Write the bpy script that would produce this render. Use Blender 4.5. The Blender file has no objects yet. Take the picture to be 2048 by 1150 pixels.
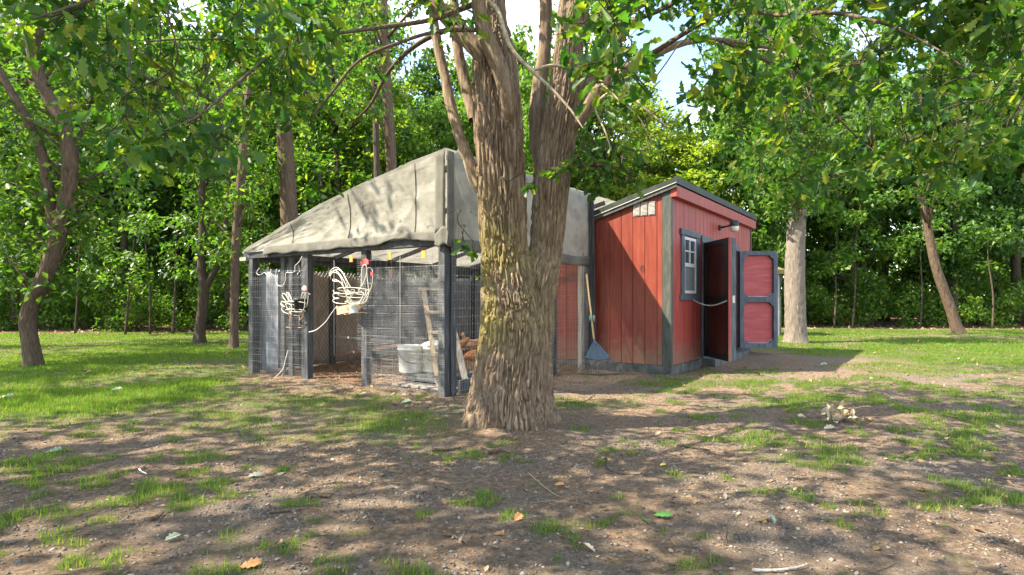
import bpy, bmesh, math, random
import numpy as np
from mathutils import Vector, Matrix
R_ = math.radians
random.seed(7); rng = np.random.default_rng(7)
sc = bpy.context.scene
COL = sc.collection

# ------------------------------------------------------------------ camera
CAM_H, F, HOR = 1.15, 1190.0, 600.0          # focal length and horizon in pixels of the 2048 wide photo
cd = bpy.data.cameras.new('camera'); cam = bpy.data.objects.new('camera', cd); COL.objects.link(cam)
cam.location = (0, 0, CAM_H); cam.rotation_euler = (R_(90), 0, 0)
cd.sensor_width = 36; cd.lens = 36*F/2048; cd.shift_y = (HOR-575)/2048; cd.clip_end = 2000; cd.clip_start = .05
sc.camera = cam

# ------------------------------------------------------------------ sky and sun
SUN_AZ = (-.985, -.175); SUN_EL = 48.0
w = bpy.data.worlds.new('World'); sc.world = w; w.use_nodes = True
nt = w.node_tree; nt.nodes.clear()
out = nt.nodes.new('ShaderNodeOutputWorld'); bg = nt.nodes.new('ShaderNodeBackground')
sky = nt.nodes.new('ShaderNodeTexSky'); sky.sky_type = 'NISHITA'; sky.sun_disc = False
sky.sun_elevation = R_(SUN_EL); sky.sun_rotation = math.atan2(SUN_AZ[0], SUN_AZ[1])
sky.dust_density = .6; sky.ozone_density = 1.2
tc = nt.nodes.new('ShaderNodeTexCoord'); nz = nt.nodes.new('ShaderNodeTexNoise')
nz.inputs['Scale'].default_value = 3.2; nz.inputs['Detail'].default_value = 7; nz.inputs['Roughness'].default_value = .55
cr = nt.nodes.new('ShaderNodeValToRGB'); cr.color_ramp.elements[0].position = .47; cr.color_ramp.elements[1].position = .64
mx = nt.nodes.new('ShaderNodeMixRGB'); mx.inputs['Color2'].default_value = (7.5, 7.6, 7.8, 1)
nt.links.new(tc.outputs['Generated'], nz.inputs['Vector']); nt.links.new(nz.outputs['Fac'], cr.inputs['Fac'])
nt.links.new(cr.outputs['Color'], mx.inputs['Fac']); nt.links.new(sky.outputs['Color'], mx.inputs['Color1'])
nt.links.new(mx.outputs['Color'], bg.inputs['Color']); nt.links.new(bg.outputs[0], out.inputs[0])
bg.inputs['Strength'].default_value = .15
sd = bpy.data.lights.new('sun', 'SUN'); sun = bpy.data.objects.new('sun', sd); COL.objects.link(sun)
sd.energy = 5.0; sd.angle = R_(.53); sd.color = (1, .90, .72)
ce = math.cos(R_(SUN_EL)); dl = Vector((-SUN_AZ[0]*ce, -SUN_AZ[1]*ce, -math.sin(R_(SUN_EL))))
sun.rotation_euler = dl.to_track_quat('-Z', 'Y').to_euler(); sun.location = (-20, -5, 30)
vs = sc.view_settings; vs.view_transform = 'Standard'; vs.look = 'None'; vs.gamma = 1; vs.exposure = 1.95
sc.render.engine = 'CYCLES'; cy = sc.cycles
cy.max_bounces = 6; cy.diffuse_bounces = 4; cy.glossy_bounces = 2; cy.transmission_bounces = 4; cy.transparent_max_bounces = 8
cy.sample_clamp_indirect = 6; cy.caustics_reflective = False; cy.caustics_refractive = False

# ------------------------------------------------------------------ helpers
def W(u, v, Y):
    """point of the place at depth Y seen at photo pixel u, v"""
    return Vector(((u-1024)/F*Y, Y, CAM_H-(v-HOR)/F*Y))
def G(u, v):
    return W(u, v, F*CAM_H/(v-HOR))
def tag(o, label=None, cat=None, group=None, kind=None):
    if label: o['label'] = label
    if cat: o['category'] = cat
    if group: o['group'] = group
    if kind: o['kind'] = kind
    return o
def empty(name, loc=(0, 0, 0), rz=0, label=None, cat=None, group=None):
    o = bpy.data.objects.new(name, None); COL.objects.link(o); o.location = loc; o.rotation_euler = (0, 0, rz)
    o.empty_display_size = .2
    return tag(o, label, cat, group)
def link(name, me, mat, parent=None):
    o = bpy.data.objects.new(name, me); COL.objects.link(o)
    if mat is not None and not me.materials: me.materials.append(mat)
    if parent is not None: o.parent = parent
    return o
def np_mesh(name, V, loops, starts, smooth=False):
    me = bpy.data.meshes.new(name)
    V = np.asarray(V, np.float32); loops = np.asarray(loops, np.int32).ravel(); starts = np.asarray(starts, np.int32)
    me.vertices.add(len(V)); me.vertices.foreach_set('co', V.ravel())
    me.loops.add(len(loops)); me.loops.foreach_set('vertex_index', loops)
    me.polygons.add(len(starts)); me.polygons.foreach_set('loop_start', starts)
    if smooth: me.polygons.foreach_set('use_smooth', np.ones(len(starts), bool))
    me.update(calc_edges=True)
    return me
class MB:
    def __init__(s): s.v = []; s.f = []; s.sm = []
    def add(s, vs, fs, smooth=False):
        o = len(s.v); s.v += [tuple(p) for p in vs]
        for f in fs: s.f.append(tuple(i+o for i in f)); s.sm.append(smooth)
        return s
    def box(s, x0, x1, y0, y1, z0, z1, bev=0):
        if bev <= 0:
            s.add([(x0,y0,z0),(x1,y0,z0),(x1,y1,z0),(x0,y1,z0),(x0,y0,z1),(x1,y0,z1),(x1,y1,z1),(x0,y1,z1)],
                  [(3,2,1,0),(4,5,6,7),(0,1,5,4),(1,2,6,5),(2,3,7,6),(3,0,4,7)])
            return s
        bm = bmesh.new(); m = Matrix.Translation(((x0+x1)/2,(y0+y1)/2,(z0+z1)/2)) @ Matrix.Diagonal((x1-x0,y1-y0,z1-z0,1))
        bmesh.ops.create_cube(bm, size=1, matrix=m)
        bmesh.ops.bevel(bm, geom=list(bm.edges), offset=bev, segments=1, affect='EDGES', profile=.5)
        bm.verts.ensure_lookup_table(); bm.verts.index_update()
        s.add([v.co[:] for v in bm.verts], [[v.index for v in f.verts] for f in bm.faces]); bm.free()
        return s
    def bar(s, p, q, w, h, up=(0, 0, 1)):
        """rectangular bar from p to q, w across, h along up"""
        p = Vector(p); q = Vector(q); d = (q-p).normalized(); u = Vector(up)
        if abs(d.dot(u)) > .98: u = Vector((1, 0, 0))
        x = d.cross(u).normalized(); y = x.cross(d).normalized()
        vs = [b + x*(sx*w/2) + y*(sy*h/2) for b in (p, q) for sx, sy in ((-1,-1),(1,-1),(1,1),(-1,1))]
        s.add(vs, [(3,2,1,0),(4,5,6,7),(0,1,5,4),(1,2,6,5),(2,3,7,6),(3,0,4,7)])
        return s
    def tube(s, pts, rad, n=6, cap=True, smooth=True, closed=False):
        pts = [Vector(p) for p in pts]; m = len(pts)
        if not hasattr(rad, '__len__'): rad = [rad]*m
        vs = []; prev = None
        for i, p in enumerate(pts):
            a = pts[(i-1) % m] if (closed or i > 0) else p; b = pts[(i+1) % m] if (closed or i < m-1) else p
            d = (b-a); d = d.normalized() if d.length > 1e-9 else Vector((0,0,1))
            if prev is None:
                u = Vector((0,0,1)) if abs(d.z) < .9 else Vector((1,0,0))
                x = d.cross(u).normalized()
            else:
                x = prev - d*prev.dot(d)
                x = x.normalized() if x.length > 1e-6 else d.orthogonal().normalized()
            prev = x; y = d.cross(x)
            for k in range(n):
                t = 2*math.pi*k/n; vs.append(p + x*(math.cos(t)*rad[i]) + y*(math.sin(t)*rad[i]))
        fs = []
        for i in range(m if closed else m-1):
            for k in range(n):
                j = (i+1) % m
                fs.append((i*n+k, i*n+(k+1) % n, j*n+(k+1) % n, j*n+k))
        if cap and not closed: fs.append(tuple(range(n-1, -1, -1))); fs.append(tuple((m-1)*n+k for k in range(n)))
        s.add(vs, fs, smooth); return s
    def lathe(s, prof, n=20, c=(0, 0, 0), cap=True):
        vs = [(c[0]+r*math.cos(2*math.pi*k/n), c[1]+r*math.sin(2*math.pi*k/n), c[2]+z) for r, z in prof for k in range(n)]
        fs = [(i*n+k, i*n+(k+1) % n, (i+1)*n+(k+1) % n, (i+1)*n+k) for i in range(len(prof)-1) for k in range(n)]
        s.add(vs, fs, True)
        if cap:
            o = len(s.v)-len(vs); m = len(prof)
            s.f.append(tuple(o+k for k in range(n-1, -1, -1))); s.sm.append(False)
            s.f.append(tuple(o+(m-1)*n+k for k in range(n))); s.sm.append(False)
        return s
    def mesh(s, name):
        me = bpy.data.meshes.new(name); me.from_pydata(s.v, [], s.f); me.polygons.foreach_set('use_smooth', s.sm); me.update()
        return me
    def build(s, name, mat, parent=None): return link(name, s.mesh(name), mat, parent)
def smooth_path(pts, n=8):
    """Catmull-Rom through points (tuples of any length)"""
    P = np.array([tuple(p) for p in pts], float); Q = np.vstack([2*P[0]-P[1], P, 2*P[-1]-P[-2]]); o = []
    for i in range(1, len(Q)-2):
        for k in range(n):
            t = k/n; a, b, c, d = Q[i-1], Q[i], Q[i+1], Q[i+2]
            o.append(.5*((2*b)+(-a+c)*t+(2*a-5*b+4*c-d)*t*t+(-a+3*b-3*c+d)*t**3))
    o.append(P[-1]); return np.array(o)
def hash3(i, j, k, seed):
    h = (i.astype(np.int64)*374761393 + j.astype(np.int64)*668265263 + k.astype(np.int64)*2147483647 + seed*1274126177) & 0xffffffff
    h = ((h ^ (h >> 13))*1274126177) & 0xffffffff
    return ((h ^ (h >> 16)) & 0xffff)/65535.0
def vnoise(x, y, z, seed=0):
    x, y, z = np.broadcast_arrays(np.asarray(x, float), np.asarray(y, float), np.asarray(z, float))
    i = np.floor(x); j = np.floor(y); k = np.floor(z); fx = x-i; fy = y-j; fz = z-k
    fx = fx*fx*(3-2*fx); fy = fy*fy*(3-2*fy); fz = fz*fz*(3-2*fz); r = 0
    for a in (0, 1):
        for b in (0, 1):
            for c in (0, 1):
                r = r + hash3(i+a, j+b, k+c, seed)*np.where(a, fx, 1-fx)*np.where(b, fy, 1-fy)*np.where(c, fz, 1-fz)
    return r
def fbm(x, y, z, seed=0, oct=3):
    r = 0; a = 1; t = 0
    for o in range(oct):
        r = r + a*vnoise(np.asarray(x)*2**o, np.asarray(y)*2**o, np.asarray(z)*2**o, seed+o); t += a; a *= .5
    return r/t
def sstep(a, b, x):
    t = np.clip((np.asarray(x, float)-a)/(b-a), 0, 1); return t*t*(3-2*t)

# ------------------------------------------------------------------ materials
def base_mat(name):
    m = bpy.data.materials.new(name); m.use_nodes = True; t = m.node_tree
    return m, t, t.nodes['Principled BSDF']
def noise_mat(name, cols, scale=5, stretch=(1, 1, 1), rough=.75, bump=.0, bscale=40, detail=5, metallic=0, spec=.3, pos=None, rand=0, coord='Object', bdist=.01):
    """colours mixed by noise, optional bump, optional variation per object"""
    m, t, p = base_mat(name); N = t.nodes; Lk = t.links
    co = N.new('ShaderNodeTexCoord'); mp = N.new('ShaderNodeMapping'); mp.inputs['Scale'].default_value = stretch
    Lk.new(co.outputs[coord], mp.inputs['Vector'])
    n = N.new('ShaderNodeTexNoise'); n.inputs['Scale'].default_value = scale; n.inputs['Detail'].default_value = detail; n.inputs['Roughness'].default_value = .62
    Lk.new(mp.outputs[0], n.inputs['Vector'])
    r = N.new('ShaderNodeValToRGB'); el = r.color_ramp.elements
    ps = pos or [.32+.36*i/max(1, len(cols)-1) for i in range(len(cols))]
    while len(el) < len(cols): el.new(.5)
    for e, c, q in zip(el, cols, ps): e.position = q; e.color = (*c, 1)
    Lk.new(n.outputs['Fac'], r.inputs['Fac']); c_out = r.outputs['Color']
    if rand:
        oi = N.new('ShaderNodeObjectInfo'); mr = N.new('ShaderNodeMapRange'); mr.inputs['To Min'].default_value = 1-rand; mr.inputs['To Max'].default_value = 1+rand
        Lk.new(oi.outputs['Random'], mr.inputs['Value']); h = N.new('ShaderNodeHueSaturation'); Lk.new(mr.outputs[0], h.inputs['Value']); Lk.new(c_out, h.inputs['Color']); c_out = h.outputs['Color']
        ad = N.new('ShaderNodeVectorMath'); ad.operation = 'ADD'; Lk.new(mp.outputs[0], ad.inputs[0]); sc_ = N.new('ShaderNodeMath'); sc_.operation = 'MULTIPLY'; sc_.inputs[1].default_value = 37
        Lk.new(oi.outputs['Random'], sc_.inputs[0]); Lk.new(sc_.outputs[0], ad.inputs[1]); Lk.new(ad.outputs[0], n.inputs['Vector'])
    Lk.new(c_out, p.inputs['Base Color']); p.inputs['Roughness'].default_value = rough; p.inputs['Metallic'].default_value = metallic
    p.inputs['Specular IOR Level'].default_value = spec
    if bump:
        n2 = N.new('ShaderNodeTexNoise'); n2.inputs['Scale'].default_value = bscale; n2.inputs['Detail'].default_value = 4; Lk.new(mp.outputs[0], n2.inputs['Vector'])
        b = N.new('ShaderNodeBump'); b.inputs['Strength'].default_value = bump; b.inputs['Distance'].default_value = bdist
        Lk.new(n2.outputs['Fac'], b.inputs['Height']); Lk.new(b.outputs[0], p.inputs['Normal'])
    return m
def leaf_mat(name, cols, trans=.4, rough=.45, tint=(1.25, 1.3, .5), pos=None):
    m, t, p = base_mat(name); N = t.nodes; Lk = t.links
    g = N.new('ShaderNodeNewGeometry'); r = N.new('ShaderNodeValToRGB'); el = r.color_ramp.elements
    while len(el) < len(cols): el.new(.5)
    ps = pos or [i/(len(cols)-1) for i in range(len(cols))]
    for e, c, q in zip(el, cols, ps): e.position = q; e.color = (*c, 1)
    Lk.new(g.outputs['Random Per Island'], r.inputs['Fac']); Lk.new(r.outputs['Color'], p.inputs['Base Color'])
    p.inputs['Roughness'].default_value = rough; p.inputs['Specular IOR Level'].default_value = .35
    tr = N.new('ShaderNodeBsdfTranslucent'); mu = N.new('ShaderNodeMixRGB'); mu.blend_type = 'MULTIPLY'; mu.inputs['Fac'].default_value = 1
    mu.inputs['Color2'].default_value = (tint[0]*1.5, tint[1]*1.5, tint[2]*1.5, 1); Lk.new(r.outputs['Color'], mu.inputs['Color1']); Lk.new(mu.outputs[0], tr.inputs['Color'])
    ms = N.new('ShaderNodeMixShader'); ms.inputs['Fac'].default_value = trans
    Lk.new(p.outputs[0], ms.inputs[1]); Lk.new(tr.outputs[0], ms.inputs[2]); Lk.new(ms.outputs[0], t.nodes['Material Output'].inputs['Surface'])
    return m
M = {}
M['leaf'] = leaf_mat('oak_leaf', [(.028,.075,.012), (.055,.13,.018), (.09,.17,.022), (.17,.23,.03)], .48)
M['leaf_near'] = leaf_mat('oak_leaf_near', [(.018,.06,.012), (.035,.10,.016), (.065,.14,.018), (.12,.18,.02), (.22,.24,.03)], .5, pos=[0,.35,.65,.88,1])  # lightest yellow-green tone puts the look of backlit leaves into the colour
M['leaf_dark'] = leaf_mat('dark_leaf', [(.022,.062,.014), (.04,.10,.018), (.07,.14,.026)], .38)
M['leaf_mid'] = leaf_mat('mid_leaf', [(.032,.085,.014), (.065,.14,.02), (.12,.19,.03)], .45)
M['leaf_bright'] = leaf_mat('bright_leaf', [(.10,.17,.02), (.18,.25,.03), (.27,.31,.05)], .5)  # brighter leaf colour, sunlight on the yellow-green trees put into it
M['grass'] = leaf_mat('grass_blade', [(.055,.14,.010), (.095,.19,.014), (.16,.22,.02), (.28,.25,.08)], .42, .5, pos=[0,.45,.85,1])
M['litter'] = leaf_mat('dry_litter', [(.12,.075,.04), (.22,.13,.065), (.30,.21,.12), (.36,.31,.22), (.28,.10,.03)], .15, .8, (1, .8, .5), pos=[0,.35,.6,.85,1])
M['pebble'] = leaf_mat('pebble', [(.05,.044,.04), (.12,.10,.085), (.19,.155,.125), (.27,.23,.195)], 0, .85, pos=[0,.45,.85,1])
M['twig'] = leaf_mat('twig_bark', [(.06,.042,.03), (.11,.08,.055), (.2,.16,.12)], 0, .9)
def bark_mat(name, c1, c2, c3, moss=None, mz=(.45, 2.3)):
    m, t, p = base_mat(name); N = t.nodes; Lk = t.links
    co = N.new('ShaderNodeTexCoord'); mp = N.new('ShaderNodeMapping'); mp.inputs['Scale'].default_value = (1, 1, .12); Lk.new(co.outputs['Object'], mp.inputs[0])
    n = N.new('ShaderNodeTexNoise'); n.inputs['Scale'].default_value = 38; n.inputs['Detail'].default_value = 6; n.inputs['Roughness'].default_value = .7; Lk.new(mp.outputs[0], n.inputs['Vector'])
    r = N.new('ShaderNodeValToRGB'); el = r.color_ramp.elements; el.new(.5)
    for e, c, q in zip(el, (c1, c2, c3), (.3, .5, .7)): e.position = q; e.color = (*c, 1)
    Lk.new(n.outputs['Fac'], r.inputs['Fac']); c_out = r.outputs['Color']
    n3 = N.new('ShaderNodeTexNoise'); n3.inputs['Scale'].default_value = 2.2; n3.inputs['Detail'].default_value = 3; Lk.new(co.outputs['Object'], n3.inputs['Vector'])
    if moss:
        sx = N.new('ShaderNodeSeparateXYZ'); Lk.new(co.outputs['Object'], sx.inputs[0])
        def rng_(a, b, c, d, src):
            k = N.new('ShaderNodeMapRange'); k.inputs[1].default_value = a; k.inputs[2].default_value = b; k.inputs[3].default_value = c; k.inputs[4].default_value = d; Lk.new(src, k.inputs[0]); return k.outputs[0]
        up = rng_(mz[0], mz[0]+.5, 0, 1, sx.outputs['Z']); dn = rng_(mz[1]-.7, mz[1], 1, 0, sx.outputs['Z']); nn = rng_(.34, .52, 0, 1, n3.outputs['Fac']); xx = rng_(-.2, .25, 1, .25, sx.outputs['X'])
        q = None
        for s_ in (up, dn, nn, xx, rng_(.3, .6, .35, 1, n.outputs['Fac'])):
            if q is None: q = s_; continue
            mm = N.new('ShaderNodeMath'); mm.operation = 'MULTIPLY'; Lk.new(q, mm.inputs[0]); Lk.new(s_, mm.inputs[1]); q = mm.outputs[0]
        mi = N.new('ShaderNodeMixRGB'); mi.inputs['Color2'].default_value = (*moss, 1); Lk.new(q, mi.inputs['Fac']); Lk.new(c_out, mi.inputs['Color1']); c_out = mi.outputs[0]
    Lk.new(c_out, p.inputs['Base Color']); p.inputs['Roughness'].default_value = .92; p.inputs['Specular IOR Level'].default_value = .15
    b = N.new('ShaderNodeBump'); b.inputs['Strength'].default_value = .8; b.inputs['Distance'].default_value = .012; Lk.new(n.outputs['Fac'], b.inputs['Height']); Lk.new(b.outputs[0], p.inputs['Normal'])
    return m
M['bark_oak'] = bark_mat('oak_bark', (.085,.058,.038), (.185,.132,.088), (.33,.26,.185), moss=(.21,.175,.055))
M['bark'] = bark_mat('bark', (.05,.035,.024), (.10,.07,.047), (.17,.125,.085))
M['bark_pale'] = bark_mat('pale_bark', (.08,.064,.05), (.16,.132,.105), (.25,.215,.178))
M['bark_dark'] = bark_mat('dark_bark', (.035,.027,.02), (.07,.052,.038), (.12,.09,.065))
M['dead_wood'] = noise_mat('dead_wood', [(.2,.14,.09), (.33,.26,.18), (.42,.38,.26)], 30, rough=.9, bump=.4, bscale=90)
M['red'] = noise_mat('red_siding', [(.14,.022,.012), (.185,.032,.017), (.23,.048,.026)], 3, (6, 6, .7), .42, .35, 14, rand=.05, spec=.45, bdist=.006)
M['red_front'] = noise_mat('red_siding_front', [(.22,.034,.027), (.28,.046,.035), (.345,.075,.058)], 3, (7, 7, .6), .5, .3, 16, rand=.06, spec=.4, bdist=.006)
def weather(m):
    # mud splashed up from the ground and pale worn streaks
    t = m.node_tree; N = t.nodes; Lk = t.links; p = N['Principled BSDF']; src = p.inputs['Base Color'].links[0].from_socket
    co = N.new('ShaderNodeTexCoord'); sx = N.new('ShaderNodeSeparateXYZ'); Lk.new(co.outputs['Object'], sx.inputs[0])
    n = N.new('ShaderNodeTexNoise'); n.inputs['Scale'].default_value = 9; n.inputs['Detail'].default_value = 6; Lk.new(co.outputs['Object'], n.inputs['Vector'])
    k = N.new('ShaderNodeMath'); k.operation = 'MULTIPLY_ADD'; k.inputs[1].default_value = -.9; Lk.new(n.outputs['Fac'], k.inputs[0]); Lk.new(sx.outputs['Z'], k.inputs[2])
    r = N.new('ShaderNodeMapRange'); r.inputs[1].default_value = -.28; r.inputs[2].default_value = .12; r.inputs[3].default_value = .7; r.inputs[4].default_value = 0; Lk.new(k.outputs[0], r.inputs[0])
    mi = N.new('ShaderNodeMixRGB'); mi.inputs['Color2'].default_value = (.2,.13,.085,1); Lk.new(r.outputs[0], mi.inputs['Fac']); Lk.new(src, mi.inputs['Color1'])
    mp = N.new('ShaderNodeMapping'); mp.inputs['Scale'].default_value = (14, 14, .8); Lk.new(co.outputs['Object'], mp.inputs[0])
    n2 = N.new('ShaderNodeTexNoise'); n2.inputs['Scale'].default_value = 2.5; n2.inputs['Detail'].default_value = 6; Lk.new(mp.outputs[0], n2.inputs['Vector'])
    r2 = N.new('ShaderNodeMapRange'); r2.inputs[1].default_value = .6; r2.inputs[2].default_value = .8; r2.inputs[4].default_value = .2; Lk.new(n2.outputs['Fac'], r2.inputs[0])
    m2 = N.new('ShaderNodeMixRGB'); m2.inputs['Color2'].default_value = (.42,.2,.16,1); Lk.new(r2.outputs[0], m2.inputs['Fac']); Lk.new(mi.outputs[0], m2.inputs['Color1']); Lk.new(m2.outputs[0], p.inputs['Base Color'])
weather(M['red']); weather(M['red_front'])
M['red_panel'] = noise_mat('red_panel', [(.30,.05,.05), (.37,.07,.07), (.46,.12,.115)], 2.2, (1, 1, 7), .55, .2, 20, spec=.35, pos=[.3,.52,.75])
M['shaded_panel'] = noise_mat('shaded_red_panel', [(.035,.012,.010), (.06,.018,.014), (.10,.03,.024)], 3, (1, 1, .6), .35, .1, 20, spec=.5)  # red panel darkened, shade on the near door put into its colour
M['black_trim'] = noise_mat('black_trim', [(.010,.011,.011), (.018,.019,.019), (.03,.03,.03)], 8, (3, 3, .5), .35, .2, 30)
M['trim'] = noise_mat('dark_trim', [(.035,.042,.036), (.055,.062,.052), (.09,.095,.08)], 9, (3, 3, .5), .55, .25, 30, rand=.1)
M['blue_trim'] = noise_mat('blue_grey_trim', [(.045,.062,.08), (.065,.088,.11), (.11,.13,.15)], 8, (3, 3, .5), .55, .25, 30, rand=.1)
M['roof_metal'] = noise_mat('roof_edge', [(.014,.02,.014), (.022,.029,.021), (.04,.045,.032)], 4, rough=.45, bump=.1)
M['vent'] = noise_mat('vent_metal', [(.3,.28,.26), (.42,.4,.37)], 12, rough=.55)
M['white_metal'] = noise_mat('white_metal', [(.5,.5,.48), (.62,.62,.6)], 20, rough=.4)
M['concrete'] = noise_mat('base_beam', [(.04,.044,.044), (.075,.08,.078), (.13,.13,.122)], 6, rough=.9, bump=.4)
M['glass'] = noise_mat('window_glass', [(.05,.06,.07), (.09,.1,.11)], 3, rough=.08, spec=.8)
M['screen'] = noise_mat('window_screen', [(.12,.13,.14), (.18,.19,.2)], 60, rough=.6)
M['grey_wood'] = noise_mat('painted_grey_wood', [(.028,.029,.031), (.05,.052,.056), (.10,.102,.106)], 7, (4, 4, .4), .75, .35, 30, rand=.12)
M['weathered'] = noise_mat('weathered_wood', [(.17,.145,.12), (.28,.25,.22), (.38,.35,.31)], 8, (5, 5, .4), .85, .4, 40, rand=.12)
M['raw_wood'] = noise_mat('raw_wood', [(.27,.19,.12), (.38,.28,.18), (.48,.37,.25)], 8, (5, 5, .6), .75, .25, 40, rand=.1)
M['red_wood'] = noise_mat('reddish_wood', [(.2,.10,.075), (.30,.16,.12), (.4,.24,.19)], 8, (1, 4, 4), .8, .3, 40)
M['wire'] = noise_mat('galvanised_wire', [(.28,.28,.28), (.42,.42,.42)], 50, rough=.35, metallic=.55)
M['white_wire'] = noise_mat('cream_painted_wire', [(.55,.47,.33), (.72,.68,.58), (.78,.76,.7)], 22, rough=.5)
M['rust_wire'] = noise_mat('rusty_wire', [(.28,.14,.06), (.45,.28,.13), (.6,.48,.3)], 30, rough=.7)
M['comb'] = noise_mat('red_comb', [(.5,.05,.05), (.65,.12,.11)], 30, rough=.5)
M['comb_pale'] = noise_mat('pale_comb', [(.5,.25,.25), (.6,.36,.36)], 30, rough=.5)
M['bucket'] = noise_mat('white_plastic', [(.5,.48,.42), (.64,.63,.58), (.7,.7,.66)], 6, rough=.45)
M['bucket_pale'] = noise_mat('yellowed_plastic', [(.45,.40,.24), (.58,.54,.42), (.66,.64,.56)], 5, rough=.45)
M['black'] = noise_mat('black_plastic', [(.02,.02,.02), (.04,.04,.04)], 10, rough=.5)
M['orange'] = noise_mat('orange_reflector', [(.75,.22,.03), (.85,.32,.06)], 20, rough=.3)
M['rake'] = noise_mat('rake_plastic', [(.055,.085,.12), (.085,.125,.17)], 10, rough=.4)
M['rake_tine'] = noise_mat('rake_tine', [(.06,.058,.055), (.12,.11,.1), (.28,.24,.2)], 12, rough=.5)
M['handle'] = noise_mat('handle_wood', [(.5,.33,.14), (.62,.45,.22)], 8, (6, 6, .5), .5)
M['teal'] = noise_mat('teal_grip', [(.08,.25,.24), (.12,.32,.3)], 10, rough=.5)
M['white_cord'] = noise_mat('white_cord', [(.6,.58,.54), (.75,.73,.7)], 10, rough=.6)
M['moss_roof'] = noise_mat('moss_roof', [(.09,.085,.03), (.16,.14,.05)], 9, rough=.9, bump=.5)
M['grey_board'] = noise_mat('grey_board', [(.22,.215,.205), (.33,.325,.31), (.43,.42,.41)], 6, (5, 5, .4), .85, .35, 40, rand=.1)
M['lamp_glass'] = noise_mat('lamp_glass', [(.55,.52,.45), (.7,.68,.62)], 25, rough=.15, spec=.8)
M['hen'] = noise_mat('hen_feathers', [(.22,.075,.022), (.38,.15,.045), (.5,.24,.09)], 16, (1, 1, 2), .8, .6, 50)
M['hen_pale'] = noise_mat('pale_hen_feathers', [(.34,.17,.08), (.48,.27,.15), (.58,.38,.25)], 16, (1, 1, 2), .8, .6, 50)
M['hen_leg'] = noise_mat('hen_leg', [(.5,.35,.1), (.6,.42,.15)], 16, rough=.6)
M['hull'] = noise_mat('brown_screen', [(.15,.12,.09), (.23,.185,.14), (.31,.25,.2)], 10, (2, 2, .6), .9, .3, 50)
M['shade_cloth'] = noise_mat('grey_shade_cloth', [(.12,.127,.145), (.175,.185,.21), (.26,.27,.295)], 3.5, (2.5, 2.5, .7), .85, .4, 12, bdist=.03)
def cloth_mat(name, cols, transp):
    m = noise_mat(name, cols, 3.2, (1, 1, 1), .85, .3, 10, bdist=.02); t = m.node_tree; N = t.nodes; Lk = t.links; p = N['Principled BSDF']
    c = p.inputs['Base Color'].links[0].from_socket
    # grime spots with a shape of their own
    vo = N.new('ShaderNodeTexNoise'); vo.inputs['Scale'].default_value = 9; vo.inputs['Detail'].default_value = 5
    co = N.new('ShaderNodeTexCoord'); Lk.new(co.outputs['Object'], vo.inputs['Vector'])
    rr = N.new('ShaderNodeMapRange'); rr.inputs[1].default_value = .66; rr.inputs[2].default_value = .72; Lk.new(vo.outputs['Fac'], rr.inputs[0])
    mi = N.new('ShaderNodeMixRGB'); mi.inputs['Color2'].default_value = (.22,.2,.17,1); Lk.new(rr.outputs[0], mi.inputs['Fac']); Lk.new(c, mi.inputs['Color1']); Lk.new(mi.outputs[0], p.inputs['Base Color'])
    tr = N.new('ShaderNodeBsdfTranslucent'); Lk.new(mi.outputs[0], tr.inputs['Color']); tp = N.new('ShaderNodeBsdfTransparent')
    a = N.new('ShaderNodeMixShader'); a.inputs[0].default_value = .45; Lk.new(p.outputs[0], a.inputs[1]); Lk.new(tr.outputs[0], a.inputs[2])
    b = N.new('ShaderNodeMixShader'); b.inputs[0].default_value = transp; Lk.new(a.outputs[0], b.inputs[1]); Lk.new(tp.outputs[0], b.inputs[2])
    Lk.new(b.outputs[0], N['Material Output'].inputs['Surface']); return m
M['cloth'] = cloth_mat('mesh_tarp', [(.32,.305,.26), (.43,.415,.365), (.52,.505,.455)], .28)
M['cloth_grey'] = cloth_mat('doubled_tarp', [(.16,.155,.135), (.22,.21,.18), (.28,.27,.24)], .05)

# ------------------------------------------------------------------ ground
S = Vector((2.456, 9.25, 0)); RD = Vector((.5725, .8199, 0)); LD = Vector((-.8199, .5725, 0)); C0 = Vector((-.763, 7.09, 0))
ROT = math.atan2(.8199, .5725)
def gh(x, y):
    x = np.asarray(x, float); y = np.asarray(y, float); r = np.hypot(x, y-5.5)
    d = np.hypot(x+.02, y-5.5)
    return (fbm(x*.5, y*.5, 0, 11)-.5)*.09*sstep(60, 20, r) + (fbm(x*3, y*3, 0, 5)-.5)*.03 + (fbm(x*14, y*14, 0, 3, 2)-.5)*.022*sstep(14, 7, r) + .07*np.exp(-(d/.75)**2)
def blob(x, y, cx, cy, rx, ry, rot=0):
    c, s = math.cos(rot), math.sin(rot); dx = x-cx; dy = y-cy
    return sstep(1.25, .6, np.hypot((dx*c+dy*s)/rx, (-dx*s+dy*c)/ry))
def in_coop(x, y):
    a = (x-C0.x)*RD.x+(y-C0.y)*RD.y; b = (x-C0.x)*LD.x+(y-C0.y)*LD.y
    return (a > -.03) & (a < 8.8) & (b > -1.5) & (b < 4.15) & ((b > -.03) | (a > 3.6))
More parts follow.
